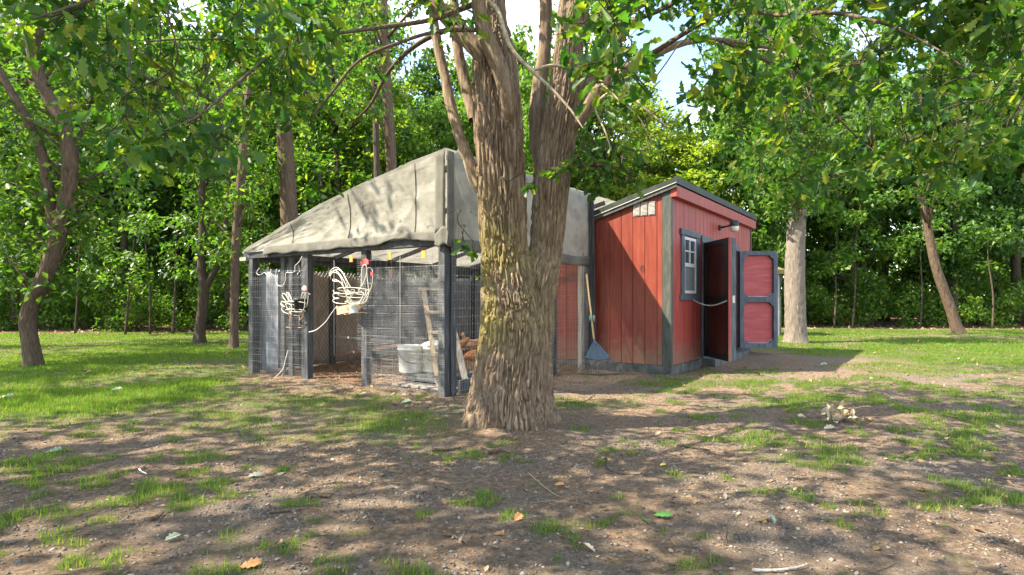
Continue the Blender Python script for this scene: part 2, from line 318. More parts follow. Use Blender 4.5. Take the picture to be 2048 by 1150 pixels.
def grass_d(x, y):
    """how grassy the ground is, 0..1"""
    x = np.asarray(x, float); y = np.asarray(y, float); n = fbm(x*.9, y*.9, 0, 21)-.5; n2 = fbm(x*3.2, y*3.2, 0, 31)-.5
    edge = -3.55 - .12*(y-6)
    lawn = sstep(.5, -.5, x-edge+n*2.4) * sstep(5.0, 6.3, y+n*1.6) * sstep(21.3, 20.4, y+n*1.2)
    lawn2 = sstep(6.2, 7.6, x+n*3+np.maximum(0, (13.5-y))*.12) * sstep(8.6, 11.2, y+n*3) * sstep(24, 22.8, y+n)
    far = sstep(13.5, 15, y+n*2) * sstep(24, 22.8, y+n) * (x > 0)
    mid = .62*blob(x, y, -2.2, 6.15, 2.0, 1.15, -.55) + .8*blob(x, y, 2.7, 8.35, 1.25, .34, .12) + .7*blob(x, y, .95, 6.55, .55, .4, .2) + .7*blob(x, y, 1.45, 9.0, .55, .13, 0)
    tuft = np.clip(.12 + .3*sstep(1.2, 3.8, x)*sstep(2.5, 4, y)*sstep(11, 7, y) + .26*sstep(-.9, -2.4, x)*sstep(4.9, 4.1, y) + .08*sstep(3.2, 2.4, y), 0, 1)
    n4 = fbm(x*6.5, y*6.5, 0, 37)-.5; tf = sstep(.0, .09, .55*n2+.75*n4+tuft*.5-.185) * .75
    thin = np.clip(.85+1.8*(fbm(x*.55, y*.55, 0, 43)-.5)+1.1*n2, .38, 1)
    d = np.maximum.reduce([lawn*thin, lawn2*thin, far*thin, np.clip(mid*(.65+1.4*n2+.9*n), 0, 1), tf*sstep(12, 9, y)])
    d = d*(1-.95*np.exp(-(np.hypot(x+.02, y-5.5)/.62)**4))
    return np.where(in_coop(x, y), 0, d)
def axis(breaks):
    o = [breaks[0][0]]
    for a, b, st in breaks:
        n = max(1, int(round((b-a)/st))); o += list(a+(b-a)*np.arange(1, n+1)/n)
    return np.array(o)
xs = axis([(-400,-60,60), (-60,-16,3), (-16,-6,.4), (-6,6,.05), (6,16,.4), (16,60,3), (60,400,60)])
ys = axis([(-60,-6,4), (-6,1.2,.6), (1.2,8.5,.05), (8.5,16,.25), (16,30,.7), (30,70,4), (70,600,60)])
X, Y = np.meshgrid(xs, ys); Z = gh(X, Y); nx, ny = len(xs), len(ys)
idx = np.arange(nx*ny).reshape(ny, nx)
q = np.stack([idx[:-1,:-1], idx[:-1,1:], idx[1:,1:], idx[1:,:-1]], -1).reshape(-1, 4)
me = np_mesh('ground', np.stack([X, Y, Z], -1).reshape(-1, 3), q, np.arange(len(q))*4, True)
at = me.attributes.new('grassy', 'FLOAT', 'POINT'); at.data.foreach_set('value', grass_d(X, Y).ravel().astype(np.float32))
def litter_d(x, y):
    n = fbm(x*.7, y*.7, 0, 41)-.5
    return np.maximum(sstep(19.6, 21.2, y+n*2+np.where(x > 0, -3.2, 0)), np.where(in_coop(x, y), .75, 0))
at = me.attributes.new('leafy', 'FLOAT', 'POINT'); at.data.foreach_set('value', litter_d(X, Y).ravel().astype(np.float32))
def ground_mat():
    m, t, p = base_mat('dirt_and_turf'); N = t.nodes; Lk = t.links
    co = N.new('ShaderNodeTexCoord')
    def noise(s, d=5, r=.6):
        n = N.new('ShaderNodeTexNoise'); n.inputs['Scale'].default_value = s; n.inputs['Detail'].default_value = d; n.inputs['Roughness'].default_value = r; Lk.new(co.outputs['Object'], n.inputs['Vector']); return n.outputs['Fac']
    def ramp(src, *st):
        r = N.new('ShaderNodeValToRGB'); el = r.color_ramp.elements
        while len(el) < len(st): el.new(.5)
        for e, (q, c) in zip(el, st): e.position = q; e.color = (*c, 1)
        Lk.new(src, r.inputs['Fac']); return r.outputs['Color']
    def mix(f, a, b):
        k = N.new('ShaderNodeMixRGB'); Lk.new(f, k.inputs['Fac']); Lk.new(a, k.inputs['Color1']); Lk.new(b, k.inputs['Color2']); return k.outputs[0]
    def mr(src, a, b):
        k = N.new('ShaderNodeMapRange'); k.inputs[1].default_value = a; k.inputs[2].default_value = b; Lk.new(src, k.inputs[0]); return k.outputs[0]
    soil = ramp(noise(26, 8, .75), (.30, (.09,.055,.034)), (.5, (.22,.152,.102)), (.70, (.42,.31,.215)))
    grav = ramp(noise(75, 6, .8), (.34, (.055,.044,.036)), (.5, (.175,.138,.108)), (.64, (.37,.31,.255)))
    c = mix(mr(noise(1.1, 4), .46, .66), soil, grav)
    turf = ramp(noise(40, 5, .7), (.3, (.035,.05,.012)), (.5, (.07,.10,.02)), (.7, (.12,.12,.045)))
    ga = N.new('ShaderNodeAttribute'); ga.attribute_name = 'grassy'; la = N.new('ShaderNodeAttribute'); la.attribute_name = 'leafy'
    k = N.new('ShaderNodeMath'); k.operation = 'MULTIPLY'; k.inputs[1].default_value = .85; Lk.new(ga.outputs['Fac'], k.inputs[0])
    c = mix(k.outputs[0], c, turf)
    lit = ramp(noise(30, 7, .8), (.3, (.07,.042,.028)), (.5, (.17,.10,.065)), (.7, (.30,.2,.14)))
    c = mix(la.outputs['Fac'], c, lit)
    Lk.new(c, p.inputs['Base Color']); p.inputs['Roughness'].default_value = .95; p.inputs['Specular IOR Level'].default_value = .12
    b = N.new('ShaderNodeBump'); b.inputs['Strength'].default_value = 1; b.inputs['Distance'].default_value = .04; Lk.new(noise(48, 7, .8), b.inputs['Height']); Lk.new(b.outputs[0], p.inputs['Normal'])
    return m
tag(link('ground', me, ground_mat()), kind='structure')
def gz(x, y): return float(gh(x, y))
def on_ground(u, v):
    p = G(u, v); p.z = gz(p.x, p.y); return p

# ------------------------------------------------------------------ scatter of many small shapes in one mesh
def rot_mats(n, tilt=math.pi, yaw=None):
    a = rng.uniform(0, 2*math.pi, n) if yaw is None else yaw; b = rng.normal(0, tilt, n); c = rng.normal(0, tilt, n)
    ca, sa, cb, sb, cc, sn = np.cos(a), np.sin(a), np.cos(b), np.sin(b), np.cos(c), np.sin(c); o = np.zeros(n); l = np.ones(n)
    Rz = np.stack([ca,-sa,o,sa,ca,o,o,o,l], -1).reshape(n,3,3); Ry = np.stack([cb,o,sb,o,l,o,-sb,o,cb], -1).reshape(n,3,3); Rx = np.stack([l,o,o,o,cc,-sn,o,sn,cc], -1).reshape(n,3,3)
    return Rz @ Ry @ Rx
def scatter_mesh(name, T, polys, P, Rm, Sc):
    """copies of template T (k,3) with polys (lists of equal or unequal length) at P, rotated, scaled"""
    n = len(P); k = len(T); Sc = np.asarray(Sc, float)
    if Sc.ndim == 1: Sc = Sc[:, None, None]
    else: Sc = Sc[:, None, :]
    V = np.einsum('nij,nkj->nki', Rm, T[None]*Sc) + P[:, None, :]
    fl = np.concatenate([np.array(p) for p in polys]); ln = np.array([len(p) for p in polys])
    loops = (fl[None] + (np.arange(n)*k)[:, None]).ravel(); st = np.concatenate([[0], np.cumsum(ln)[:-1]])
    starts = (st[None] + (np.arange(n)*len(fl))[:, None]).ravel()
    return np_mesh(name, V.reshape(-1, 3), loops, starts)
T_LEAF = np.array([(0,0,0), (.5,.27,.09), (1,0,-.03), (.5,-.27,.09)]); P_LEAF = [(0,1,2), (0,2,3)]
half = [(.14,.07), (.26,.19), (.34,.12), (.52,.29), (.60,.17), (.78,.25), (.90,.12)]
T_OAK = np.array([(0,0,0)] + [(x, y, .35*y) for x, y in half] + [(1,0,-.05)] + [(x, -y, .35*y) for x, y in half[::-1]])
P_OAK = [tuple(range(0, 9)), (0, 8) + tuple(range(9, 16))]
P_OAK = [P_OAK[0], P_OAK[1]]
def cluster_pts(centers, radii, counts, flat=.7):
    P = []
    for c, r, n in zip(centers, radii, counts):
        d = rng.normal(size=(n, 3)); d /= np.linalg.norm(d, axis=1)[:, None]; q = rng.random(n)**.45
        P.append(np.asarray(c) + d*q[:, None]*r*np.array([1, 1, flat]))
    return np.concatenate(P)
def leaf_mats(n, droop=.5):
    Rm = rot_mats(n, .55); D = rng.normal(droop, .45, n); c, s = np.cos(D), np.sin(D); o = np.zeros(n); l = np.ones(n)
    Ry = np.stack([c,o,s,o,l,o,-s,o,c], -1).reshape(n,3,3)
    return Rm @ Ry

# ------------------------------------------------------------------ trunks
def bark_tube(name, path, nseg, step, depth, fx, fz, mat, parent, seed, flare=None, jag=.06):
    """path: (x,y,z,r) control points; a tube with furrowed bark"""
    P = smooth_path(path, 24); seg = np.linalg.norm(np.diff(P[:, :3], axis=0), axis=1); cs = np.concatenate([[0], np.cumsum(seg)])
    n = max(4, int(cs[-1]/step)); s = np.linspace(0, cs[-1], n); Q = np.stack([np.interp(s, cs, P[:, i]) for i in range(4)], -1)
    D = np.gradient(Q[:, :3], axis=0); D /= np.linalg.norm(D, axis=1)[:, None]
    x = np.zeros((n, 3)); cur = np.array([1.0, 0, 0])
    for i in range(n):
        cur = cur - D[i]*cur.dot(D[i]); cur /= np.linalg.norm(cur); x[i] = cur
    y = np.cross(D, x); th = np.linspace(0, 2*math.pi, nseg, endpoint=False); c, sn = np.cos(th), np.sin(th)
    r = Q[:, 3][:, None]*np.ones((1, nseg))
    px = c[None]*r; py = sn[None]*r; pz = s[:, None]*np.ones((1, nseg))
    lobes = (fbm(c[None]*1.6+5, sn[None]*1.6, pz*.7, seed+50)-.5)*2
    rr = r*(1+jag*lobes)
    if flare: # buttress roots near the ground
        k = np.exp(-pz/flare[0]); rr = rr*(1+k*(flare[1] + flare[2]*np.sin(th*flare[3]+1.1+.6*np.sin(th*2))[None]))
    wx = (vnoise(px*9, py*9, pz*3.1, seed+7)-.5)*.04
    n1 = vnoise((px+wx)*fx, (py+wx)*fx, pz*fz, seed); n2 = vnoise((px-wx)*fx*1.45, (py+wx)*fx*1.45, pz*fz*1.25, seed+3)
    e = np.minimum(np.abs(n1-.5), np.abs(n2-.5)*1.1+.03)
    ridge = sstep(.025, .125, e)*(.75+.25*sstep(.3, .7, n2))
    fine = fbm(px*fx*2.2, py*fx*2.2, pz*fz*4, seed+9, 2)-.5
    dd = depth*np.clip(r/.2, .35, 1)
    rr = rr + dd*(ridge-1) + dd*.4*fine*ridge
    V = Q[:, None, :3] + x[:, None]*(rr*c[None])[..., None] + y[:, None]*(rr*sn[None])[..., None]
    ii = np.arange(n*nseg).reshape(n, nseg); a = ii[:-1]; b = ii[1:]
    qd = np.stack([a, np.roll(a, -1, 1), np.roll(b, -1, 1), b], -1).reshape(-1, 4)
    o = link(name, np_mesh(name, V.reshape(-1, 3), qd, np.arange(len(qd))*4, True), mat, parent)
    return o
def px_path(pts, Y0, org):
    """control points (u, v, half width px[, dY]) at depth Y0 -> local (x,y,z,r)"""
    o = []
    for p in pts:
        yy = Y0 + (p[3] if len(p) > 3 else 0); q_ = W(p[0], p[1], yy) - Vector(org); o.append((q_.x, q_.y, q_.z, p[2]*yy/F))
    return o

# ------------------------------------------------------------------ the big forked oak
OY = 5.5
og = Vector((-.02, OY, gz(-.02, OY)-.06))
oak = empty('oak_tree', og, 0, 'thick forked oak with deeply furrowed mossy bark in front of the chicken run', 'tree')
left = px_path([(1020,878,84), (1020,845,84), (1021,790,80), (1027,720,76), (1030,650,72), (1022,580,62), (1009,500,50), (1004,400,49), (999,300,49), (993,200,49), (988,110,43), (985,40,30), (985,-60,24), (975,-260,20), (960,-520,14)], OY, og)
bark_tube('trunk', left, 440, .011, .044, 56, 3.0, M['bark_oak'], oak, 1, (.3, .28, .16, 5))
right = px_path([(1048,800,42), (1062,700,44), (1069,620,42), (1078,560,40), (1092,500,34,.06), (1101,400,36,.08), (1112,300,37,.08), (1130,200,36,.06), (1138,100,31), (1149,0,31), (1165,-150,28), (1190,-420,20)], OY, og)
bark_tube('stem', right, 260, .0125, .038, 58, 3.1, M['bark_oak'], oak, 2)
bark_tube('stem', px_path([(1092,380,14,.2), (1083,330,16,.24), (1074,250,17,.28), (1080,160,15,.3), (1089,100,14,.3), (1091,0,13,.3), (1080,-200,10,.3)], OY, og), 70, .02, .014, 24, 5, M['bark_oak'], oak, 4)
def limb(pts, seg=40, Y=OY, mat='bark_oak', seed=9, depth=.010, name='limb'):
    return bark_tube(name, px_path(pts, Y, og), seg, .022, depth, 26, 6, M[mat], oak, seed)
limb([(1008,275,8,-.03), (1014,235,15,-.17), (1016,200,17,-.24), (1000,140,17,-.28), (975,80,16,-.3), (960,30,15,-.35), (950,-60,14,-.5), (900,-300,10,-1.2)], 60, seed=11)
limb([(985,135,14,-.12), (950,95,17,-.1), (910,50,17,-.05), (868,5,15,0), (800,-70,12,.1), (650,-190,8,.2)], 60, seed=12)
limb([(972,400,9,.0), (948,345,12,.04), (936,320,13,.06), (918,270,11,.12), (901,209,11,.2), (890,153,10,.25), (875,87,10,.3), (866,20,9,.3), (855,-150,7,.4)], 50, seed=13)
limb([(948,240,12,.12), (934,181,12,.2), (918,110,11,.25), (910,40,10,.3), (905,-120,8,.3)], 40, seed=14)
limb([(1130,262,14,.05), (1162,236,13,-.05), (1190,190,12,-.1), (1225,150,11,-.1), (1290,120,9,0), (1360,88,7,.1), (1440,80,5,.3), (1560,100,3,.6)], 44, seed=15)
limb([(1150,225,10,.05), (1180,165,12,.1), (1200,110,11,.1), (1214,60,10,.1), (1262,22,8,.1), (1330,-20,7,0), (1480,-110,5,-.3)], 44, seed=16)
# dead lichened branches in front of the stems
limb([(978,4,5,-.35), (996,22,5,-.42), (1008,60,5,-.5), (1025,100,4.4,-.55), (1060,138,4,-.6), (1100,175,3.4,-.65), (1140,218,2.4,-.7), (1166,256,1.2,-.75)], 10, mat='dead_wood', depth=.002, name='dead_branch')
limb([(1066,141,3,-.6), (1105,131,3.4,-.62), (1160,138,3.2,-.5), (1205,128,4,-.35), (1240,145,4,-.5), (1262,190,3.4,-.6), (1300,225,2.6,-.7), (1337,256,1.4,-.8)], 10, mat='dead_wood', depth=.002, name='dead_branch')
limb([(1240,172,3,-.1), (1205,195,3,-.25), (1190,215,2.4,-.3), (1210,262,1.8,-.4), (1222,300,1.2,-.4)], 8, mat='dead_wood', depth=.001, name='dead_branch')
limb([(1200,165,2.6,-.2), (1240,202,2.2,-.3), (1275,232,1.8,-.35), (1290,255,1,-.4)], 8, mat='dead_wood', depth=.001, name='dead_branch')
limb([(965,395,4,.03), (946,372,4,-.02), (936,345,4,-.06), (928,318,3,-.08), (915,300,2,-.08)], 12, mat='dead_wood', depth=.003, name='dead_branch')
# long thin leaf bearing branches over the yard
twig_paths = [
 [(945,10,6,-.3), (860,40,5,-.5), (760,55,4,-.8), (660,70,3.4,-1.2), (560,100,2.8,-1.6), (470,170,3,-2.0), (400,230,2,-2.3), (330,260,1,-2.5)],
 [(960,60,5,-.3), (880,62,4,-.5), (800,85,3.4,-.6), (720,120,2.8,-.6), (660,190,3,-.6), (620,240,1.5,-.6)],
 [(930,45,6,.2), (840,85,5,.4), (780,140,4,.6), (740,210,3,.7), (700,250,1.5,.8)],
 [(1300,110,6,0), (1380,60,5,-.4), (1460,20,5,-.8), (1560,30,4,-1.2), (1660,25,4,-1.6), (1760,45,3,-2.0), (1860,90,2,-2.2), (1950,150,1,-2.4)],
 [(1214,60,5,.1), (1320,20,5,-.4), (1430,-40,5,-1.0), (1600,-100,5,-1.8), (1800,-120,4,-2.4), (2000,-60,3,-2.7)],
 [(1440,80,4,.3), (1530,120,4,.2), (1610,170,3,.1), (1680,240,2.4,0), (1740,300,1,0)],
 [(860,5,7,0), (700,-60,6,-.6), (500,-90,5,-1.4), (300,-40,4,-2.0), (150,10,3,-2.4), (60,40,1,-2.6)],
 [(1165,330,6,0), (1200,330,4,-.2), (1240,340,3,-.3), (1275,365,1.5,-.4)]]
for i, tp in enumerate(twig_paths):
    mb = MB(); q_ = smooth_path(px_path(tp, OY, og), 6); mb.tube([p[:3] for p in q_], [max(.003, p[3]) for p in q_], 7); mb.build('branch', M['bark'], oak)
# leaf clusters hanging over the yard
vb_u = [-150,0,110,190,300,420,520,640,720,830,900,930,960,1150,1180,1235,1290,1350,1450,1560,1680,1800,1950,2200]
vb_v = [60,70,60,300,330,300,200,250,290,270,190,40,-60,-60,120,230,270,240,290,380,400,330,330,300]
cl, rad, cnt = [], [], []
for i in range(235):
    u = rng.uniform(-120, 2180) if i < 170 else rng.uniform(1380, 2180) if i % 3 else rng.uniform(-100, 620); b = np.interp(u, vb_u, vb_v); v = b - (b+230)*rng.random()**1.15
    if 760 < u < 910 and v > 70 and rng.random() < .75: continue
    if 1265 < u < 1400 and v > 20 and rng.random() < .8: continue
    if 930 < u < 1175: continue
    yy = rng.uniform(3.0, 6.2) if v < 120 else rng.uniform(3.6, 6.6)
    if 650 < u < 930: yy = rng.uniform(4.6, 6.8)
    r = rng.uniform(.16, .36); p = W(u, v, yy); cl.append(p); rad.append(r); cnt.append(int(rng.uniform(36, 74)*(r/.26)**1.6))
for (u, v, yy, r, n) in [(1210,345,5.3,.2,34), (1245,330,5.2,.18,30), (1258,362,5.1,.13,20), (1190,300,5.5,.2,26), (1180,370,5.4,.13,16), (1230,290,5.5,.2,24), (1300,300,5.3,.18,18),
                         (1068,372,5.1,.06,8), (1110,345,5.05,.07,9), (1135,335,5.0,.09,12), (925,485,5.3,.06,6), (945,500,5.3,.05,6), (250,255,3.3,.2,30), (330,290,3.2,.22,40), (390,260,3.3,.26,44), (440,300,3.2,.2,28), (640,375,5.2,.12,12)]:
    cl.append(W(u, v, yy)); rad.append(r); cnt.append(n)
P = cluster_pts(cl, rad, cnt, .8) - np.array(og); n = len(P)
link('leaves', scatter_mesh('leaves', T_OAK, P_OAK, P, leaf_mats(n, .75), rng.uniform(.07, .135, n)), M['leaf_near'], oak)
tw = MB()
for c, r in zip(cl, rad):   # twigs inside each cluster
    c = c-og
    for k in range(4):
        d = Vector(rng.normal(size=3)).normalized()*r*.9; tw.tube([c-d*.2+Vector((0,0,.1)), c+d*.4, c+d], [.005, .004, .002], 4)
    o1 = Vector(rng.normal(size=3))*.12; o2 = Vector((rng.normal()*.25, rng.normal()*.25, r+.25)); tw.tube(smooth_path([tuple(c+o2), tuple(c+o2*.6+o1), tuple(c+o2*.25-o1*.5), tuple(c)], 4), list(np.linspace(.005, .003, 13)), 4)
tw.build('twigs', M['bark_dark'], oak)['kind'] = 'stuff'
# crown above the frame, it shades the yard
cl, rad, cnt = [], [], []
for i in range(230):
    a = rng.uniform(0, 2*math.pi); d = 6.3*math.sqrt(rng.random()); z = rng.uniform(4.6, 9.5) - .045*d*d
    p = Vector((d*math.cos(a)-.6, OY-.4+d*math.sin(a), z))
    if p.y > 1 and CAM_H + (HOR+40)/F*p.y > z: continue        # stays above what the photo shows
    dv_ = p-Vector((2.0, 9.5, 2.3)); sv_ = -dl; off = (dv_-sv_*dv_.dot(sv_)).length
    if off < 2.3 and rng.random() < .96: continue              # opening cut in the crown to let sun onto the shed wall
    cl.append(p); rad.append(rng.uniform(.5, .95)); cnt.append(47)
P = cluster_pts(cl, rad, cnt, .6) - np.array(og); n = len(P)
tag(link('crown', scatter_mesh('crown', T_LEAF, P_LEAF, P, leaf_mats(n, .5), rng.uniform(.13, .2, n)), M['leaf'], oak))

# ------------------------------------------------------------------ trees of the wood
def crown_mesh(name, ncl, per, rx, z0, z1, size, seed, openness=.0):
    global rng
    rng = np.random.default_rng(seed); cl, rad, cnt = [], [], []
    while len(cl) < ncl:
        d = rng.normal(size=3); d /= np.linalg.norm(d); q = rng.random()**.42
        zz = (z0+z1)/2 + d[2]*q*(z1-z0)/2; tap = 1-.35*((zz-z0)/(z1-z0))**2
        cl.append((d[0]*q*rx*tap*rng.uniform(.8, 1.25), d[1]*q*rx*tap*rng.uniform(.8, 1.25), zz)); rad.append(rng.uniform(.45, 1.0)); cnt.append(int(per*rng.uniform(.5, 1.4)))
    P = cluster_pts(cl, rad, cnt, .6); n = len(P)
    return scatter_mesh(name, T_LEAF, P_LEAF, P, leaf_mats(n, .4), rng.uniform(.6, 1.25, n)*size), cl
def branch_mesh(name, cl, h, r, seed, nb=16):
    rnd = random.Random(seed); mb = MB(); ph = rnd.uniform(0, 6)
    pts = [(math.sin(ph+z*.45)*.12*z/h*2, math.cos(ph*1.3+z*.4)*.1*z/h*2, z) for z in np.linspace(-.1, h*.9, 12)]
    mb.tube(pts, [r*(1.25 if i == 0 else 1)*(1-.8*i/11) for i in range(12)], 9)
    for c in rnd.sample(cl, min(nb, len(cl))):
        z = max(h*.2, min(h*.8, c[2]-rnd.uniform(.5, 1.8))); b = (math.sin(ph+z*.45)*.12*z/h*2, math.cos(ph*1.3+z*.4)*.1*z/h*2, z)
        mid = ((b[0]+c[0])/2+rnd.uniform(-.2, .2), (b[1]+c[1])/2, (b[2]+c[2])/2-.15)
        mb.tube([b, mid, c], [r*.3, r*.2, r*.06], 5)
    return mb.mesh(name)
CM = []
for k in range(5):
    h = (11, 12.5, 14, 10, 12)[k]
    cmesh, cl = crown_mesh('crown', 105, 150, (2.6, 2.9, 3.0, 2.7, 3.2)[k], (1.6, 2.4, 3.4, 1.0, 2.8)[k], h, .24, 100+k)
    CM.append((cmesh, branch_mesh('trunk', cl, h, (.16, .2, .22, .13, .18)[k], k), h))
cmesh, cl = crown_mesh('crown', 80, 50, 3.1, 3.0, 12, .2, 140); CM.append((cmesh, branch_mesh('trunk', cl, 12, .18, 8), 12))
rng = np.random.default_rng(99)
def own_mat(o, mat):
    o.material_slots[0].link = 'OBJECT'; o.material_slots[0].material = mat; return o
def wood_tree(x, y, k, s, sz, mat, rz, label, group, tm='bark_dark'):
    t = empty('woodland_tree', (x, y, gz(x, y)-.02), rz, label, 'tree', group)
    t.scale = (s, s, sz)
    own_mat(link('trunk', CM[k][1], M[tm], t), M[tm]); own_mat(link('crown', CM[k][0], M[mat], t), M[mat])
    return t
rnd = random.Random(5)
rows = [(23.6, 3.9, .82, 1.0), (27.5, 4.2, 1.0, 1.15), (32.5, 4.6, 1.15, 1.4), (39, 5.4, 1.35, 1.6)]
for ri, (yy, dx, s0, z0) in enumerate(rows):
    x = -.9*yy-5; side = 0
    while x < .9*yy+5:
        y = yy + rnd.uniform(-1.2, 1.2) + (1.6 if x > 3 and ri == 0 else 0); k_ = x/y
        s = s0*rnd.uniform(.9, 1.15); sz = z0*rnd.uniform(.85, 1.15)
        mat = rnd.choice(['leaf_dark', 'leaf_mid', 'leaf_mid', 'leaf'])
        gap = .17 < k_ < .36
        if gap: sz *= (.8, .72, .62, .52)[ri]; mat = 'leaf_bright'
        elif -.22 < k_ < -.08: sz *= (.95, .88, .82, .75)[ri]; mat = rnd.choice(['leaf_bright', 'leaf_mid'])
        if k_ < -.5: lab, grp = 'leafy tree in the wood beyond the left lawn', 'trees of the wood beyond the left lawn'
        elif k_ < .02: lab, grp = 'leafy tree in the wood behind the chicken run', 'trees of the wood behind the chicken run'
        elif k_ < .42: lab, grp = 'yellow green leafy tree in the wood behind the red shed', 'trees of the wood behind the red shed'
        else: lab, grp = 'leafy tree in the dense wood beyond the right lawn', 'trees of the wood beyond the right lawn'
        if ri == 0: lab, grp = lab.replace(' in the ', ' in the front row of the '), 'front '+grp
        wood_tree(x, y, rnd.randrange(5), s, sz, mat, rnd.uniform(0, 6.3), lab, grp)
        x += dx*rnd.uniform(.8, 1.2)
# trees beside and behind the camera whose shade and outer leaves reach the yard
for (x, y, k, s, sz, lab) in [(-9.5,3.2,5,1.25,.85,'leafy tree just outside the left edge of the picture'), (-12.5,8.5,5,1.15,.85,'leafy tree farther out beyond the left edge of the picture'),
                              (-7.2,-.8,5,1.2,.9,'leafy tree standing to the left behind the camera'), (-13.5,14.5,5,1.2,.9,'leafy tree on the far left lawn outside the picture'),
                              (-13.5,0.5,5,1.15,.95,'tall leafy tree far to the left of the camera')]:
    wood_tree(x, y, k, s, sz, 'leaf_mid', x, lab, None, 'bark')

# ------------------------------------------------------------------ trees standing on the lawn
def lawn_tree(u, v, label, stems, cseed, crowns, mat='bark', leaf='leaf', seg=64, lsize=.15, flare=(.2, .25, .12, 5), lamt=1.0, thin=1.0):
    g = on_ground(u, v); t = empty('lawn_tree', g, 0, label, 'tree'); Y0 = g.y
    for i, st in enumerate(stems):
        bark_tube('trunk' if i == 0 else 'stem', [(a_, b_, c_, d_*thin) for a_, b_, c_, d_ in px_path(st, Y0, g)], seg if i == 0 else max(16, seg//2), .035, .014, 22, 5, M[mat], t, cseed+i, flare if i == 0 else None)
    cl, rad, cnt = [], [], []
    for (cu, cv, ru, rv, n, dY) in crowns:
        for j in range(n):
            a = rng.uniform(0, 6.28); q_ = math.sqrt(rng.random())
            p = W(cu+ru*q_*math.cos(a), cv+rv*q_*math.sin(a), Y0+rng.uniform(-dY*.1, dY*1.3)) - g
            cl.append(p); rad.append(rng.uniform(.3, .62)); cnt.append(int(52*lamt))
    P = cluster_pts(cl, rad, cnt, .6); n = len(P)
    link('crown', scatter_mesh('crown', T_LEAF, P_LEAF, P, leaf_mats(n, .5), rng.uniform(.7, 1.2, n)*lsize), M[leaf], t)
    mb = MB(); main = smooth_path(px_path(stems[0], Y0, g), 5)
    for c in cl[::3]:
        cand = main[(main[:, 2] < c.z-.1) & (main[:, 2] > 1.2)]
        if not len(cand): continue
        b = cand[np.argmin(np.abs(cand[:, 2]-(c.z-.8)))]; b = Vector(b[:3])
        if (b-c).length > 4.2: continue
        mid = b.lerp(c, .5)+Vector((rng.normal()*.15, rng.normal()*.15, .12)); mb.tube([b, mid, c], [.035, .02, .006], 5)
    if mb.v: mb.build('branches', M[mat], t)['kind'] = 'stuff'
    return t
lawn_tree(68, 732, 'crooked oak with a curving forked trunk on the left lawn', [
    [(68,738,21), (66,715,19), (58,670,18), (55,640,18), (66,600,18), (88,555,18), (112,490,18), (128,420,17), (140,340,17), (130,260,15), (100,200,14), (78,150,14), (66,100,13), (80,50,12), (95,0,11), (105,-90,9), (110,-250,6)],
    [(112,480,14), (98,390,13), (85,310,11), (60,250,10), (20,180,9), (-20,110,8), (-60,20,6)], [(132,420,9), (150,330,7), (160,270,6,.4), (220,195,4,.6), (300,150,2,.8)]],
    201, [(90,470,110,110,34,1.4), (60,330,120,120,24,1.6), (180,330,90,110,20,1.4), (110,120,190,110,26,1.8), (200,20,160,80,16,2), (40,560,60,30,8,.8)], 'bark', 'leaf_mid', 72, .16, thin=.82)
lawn_tree(400, 686, 'slim tree forking low into a V, on the lawn left of the run', [
    [(399,690,12), (400,660,10), (406,610,10), (408,575,10), (403,530,8), (405,450,7), (404,380,6), (408,300,5), (415,180,4)],
    [(408,580,7), (425,550,6), (440,520,6), (450,460,5), (457,400,4), (468,300,3)]], 221, [(420,430,70,110,26,1.5), (400,260,90,110,16,1.6), (440,540,50,40,8,.8)], 'bark_dark', 'leaf_mid', 40, .18)
lawn_tree(467, 697, 'straight slim tree on the lawn beside the left end of the run', [
    [(467,700,10), (468,680,8.5), (469,600,8.5), (471,500,8), (477,410,8), (484,330,8), (492,240,7), (502,150,6), (515,60,5), (525,-80,4)]], 231,
    [(490,330,60,110,20,1.4), (500,150,110,130,26,1.8), (450,470,40,60,6,.8)], 'bark', 'leaf', 40, .17)
def far_trunk(u, v, Y, label, path, mat, crowns, seed, leaf='leaf', lsize=.18):
    p = W(u, v, Y); p.z = gz(p.x, p.y); t = empty('tall_tree', p, 0, label, 'tree')
    bark_tube('trunk', px_path(path, Y, p), 48, .05, .018, 18, 4, M[mat], t, seed, (.25, .2, .1, 5))
    cl, rad, cnt = [], [], []
    for (cu, cv, ru, rv, n, dY) in crowns:
        for j in range(n):
            a = rng.uniform(0, 6.28); q_ = math.sqrt(rng.random()); cl.append(W(cu+ru*q_*math.cos(a), cv+rv*q_*math.sin(a), Y+rng.uniform(-dY, dY)) - p); rad.append(rng.uniform(.35, .7)); cnt.append(70)
    P = cluster_pts(cl, rad, cnt, .6); n = len(P); link('crown', scatter_mesh('crown', T_LEAF, P_LEAF, P, leaf_mats(n, .5), rng.uniform(.7, 1.2, n)*lsize), M[leaf], t)
    mb = MB()
    for c in cl[::3]:
        z = max(1.5, c.z-1); b = Vector((np.interp(z, [q_[2] for q_ in px_path(path, Y, p)], [q_[0] for q_ in px_path(path, Y, p)]), 0, z))
        if (b-c).length < 5: mb.tube([b, b.lerp(c, .5)+Vector((0,0,.2)), c], [.05, .03, .008], 5)
    mb.build('branches', M[mat], t)['kind'] = 'stuff'
far_trunk(590, 690, 15.4, 'tall straight trunked tree rising behind the left slope of the run roof', [(592,702,20), (588,560,18), (580,460,17), (573,330,16), (567,220,15), (560,120,14), (555,40,13), (550,-120,10)], 'bark', [(560,-40,170,90,26,2.5), (640,60,90,60,8,1.5)], 301)
far_trunk(785, 685, 17.0, 'tall tree rising behind the middle of the run roof', [(790,690,14), (788,500,12), (784,350,11), (778,250,11), (772,150,10), (768,60,9), (765,-80,7)], 'bark', [(770,-30,120,70,16,2), (700,200,70,60,8,1.2)], 311)
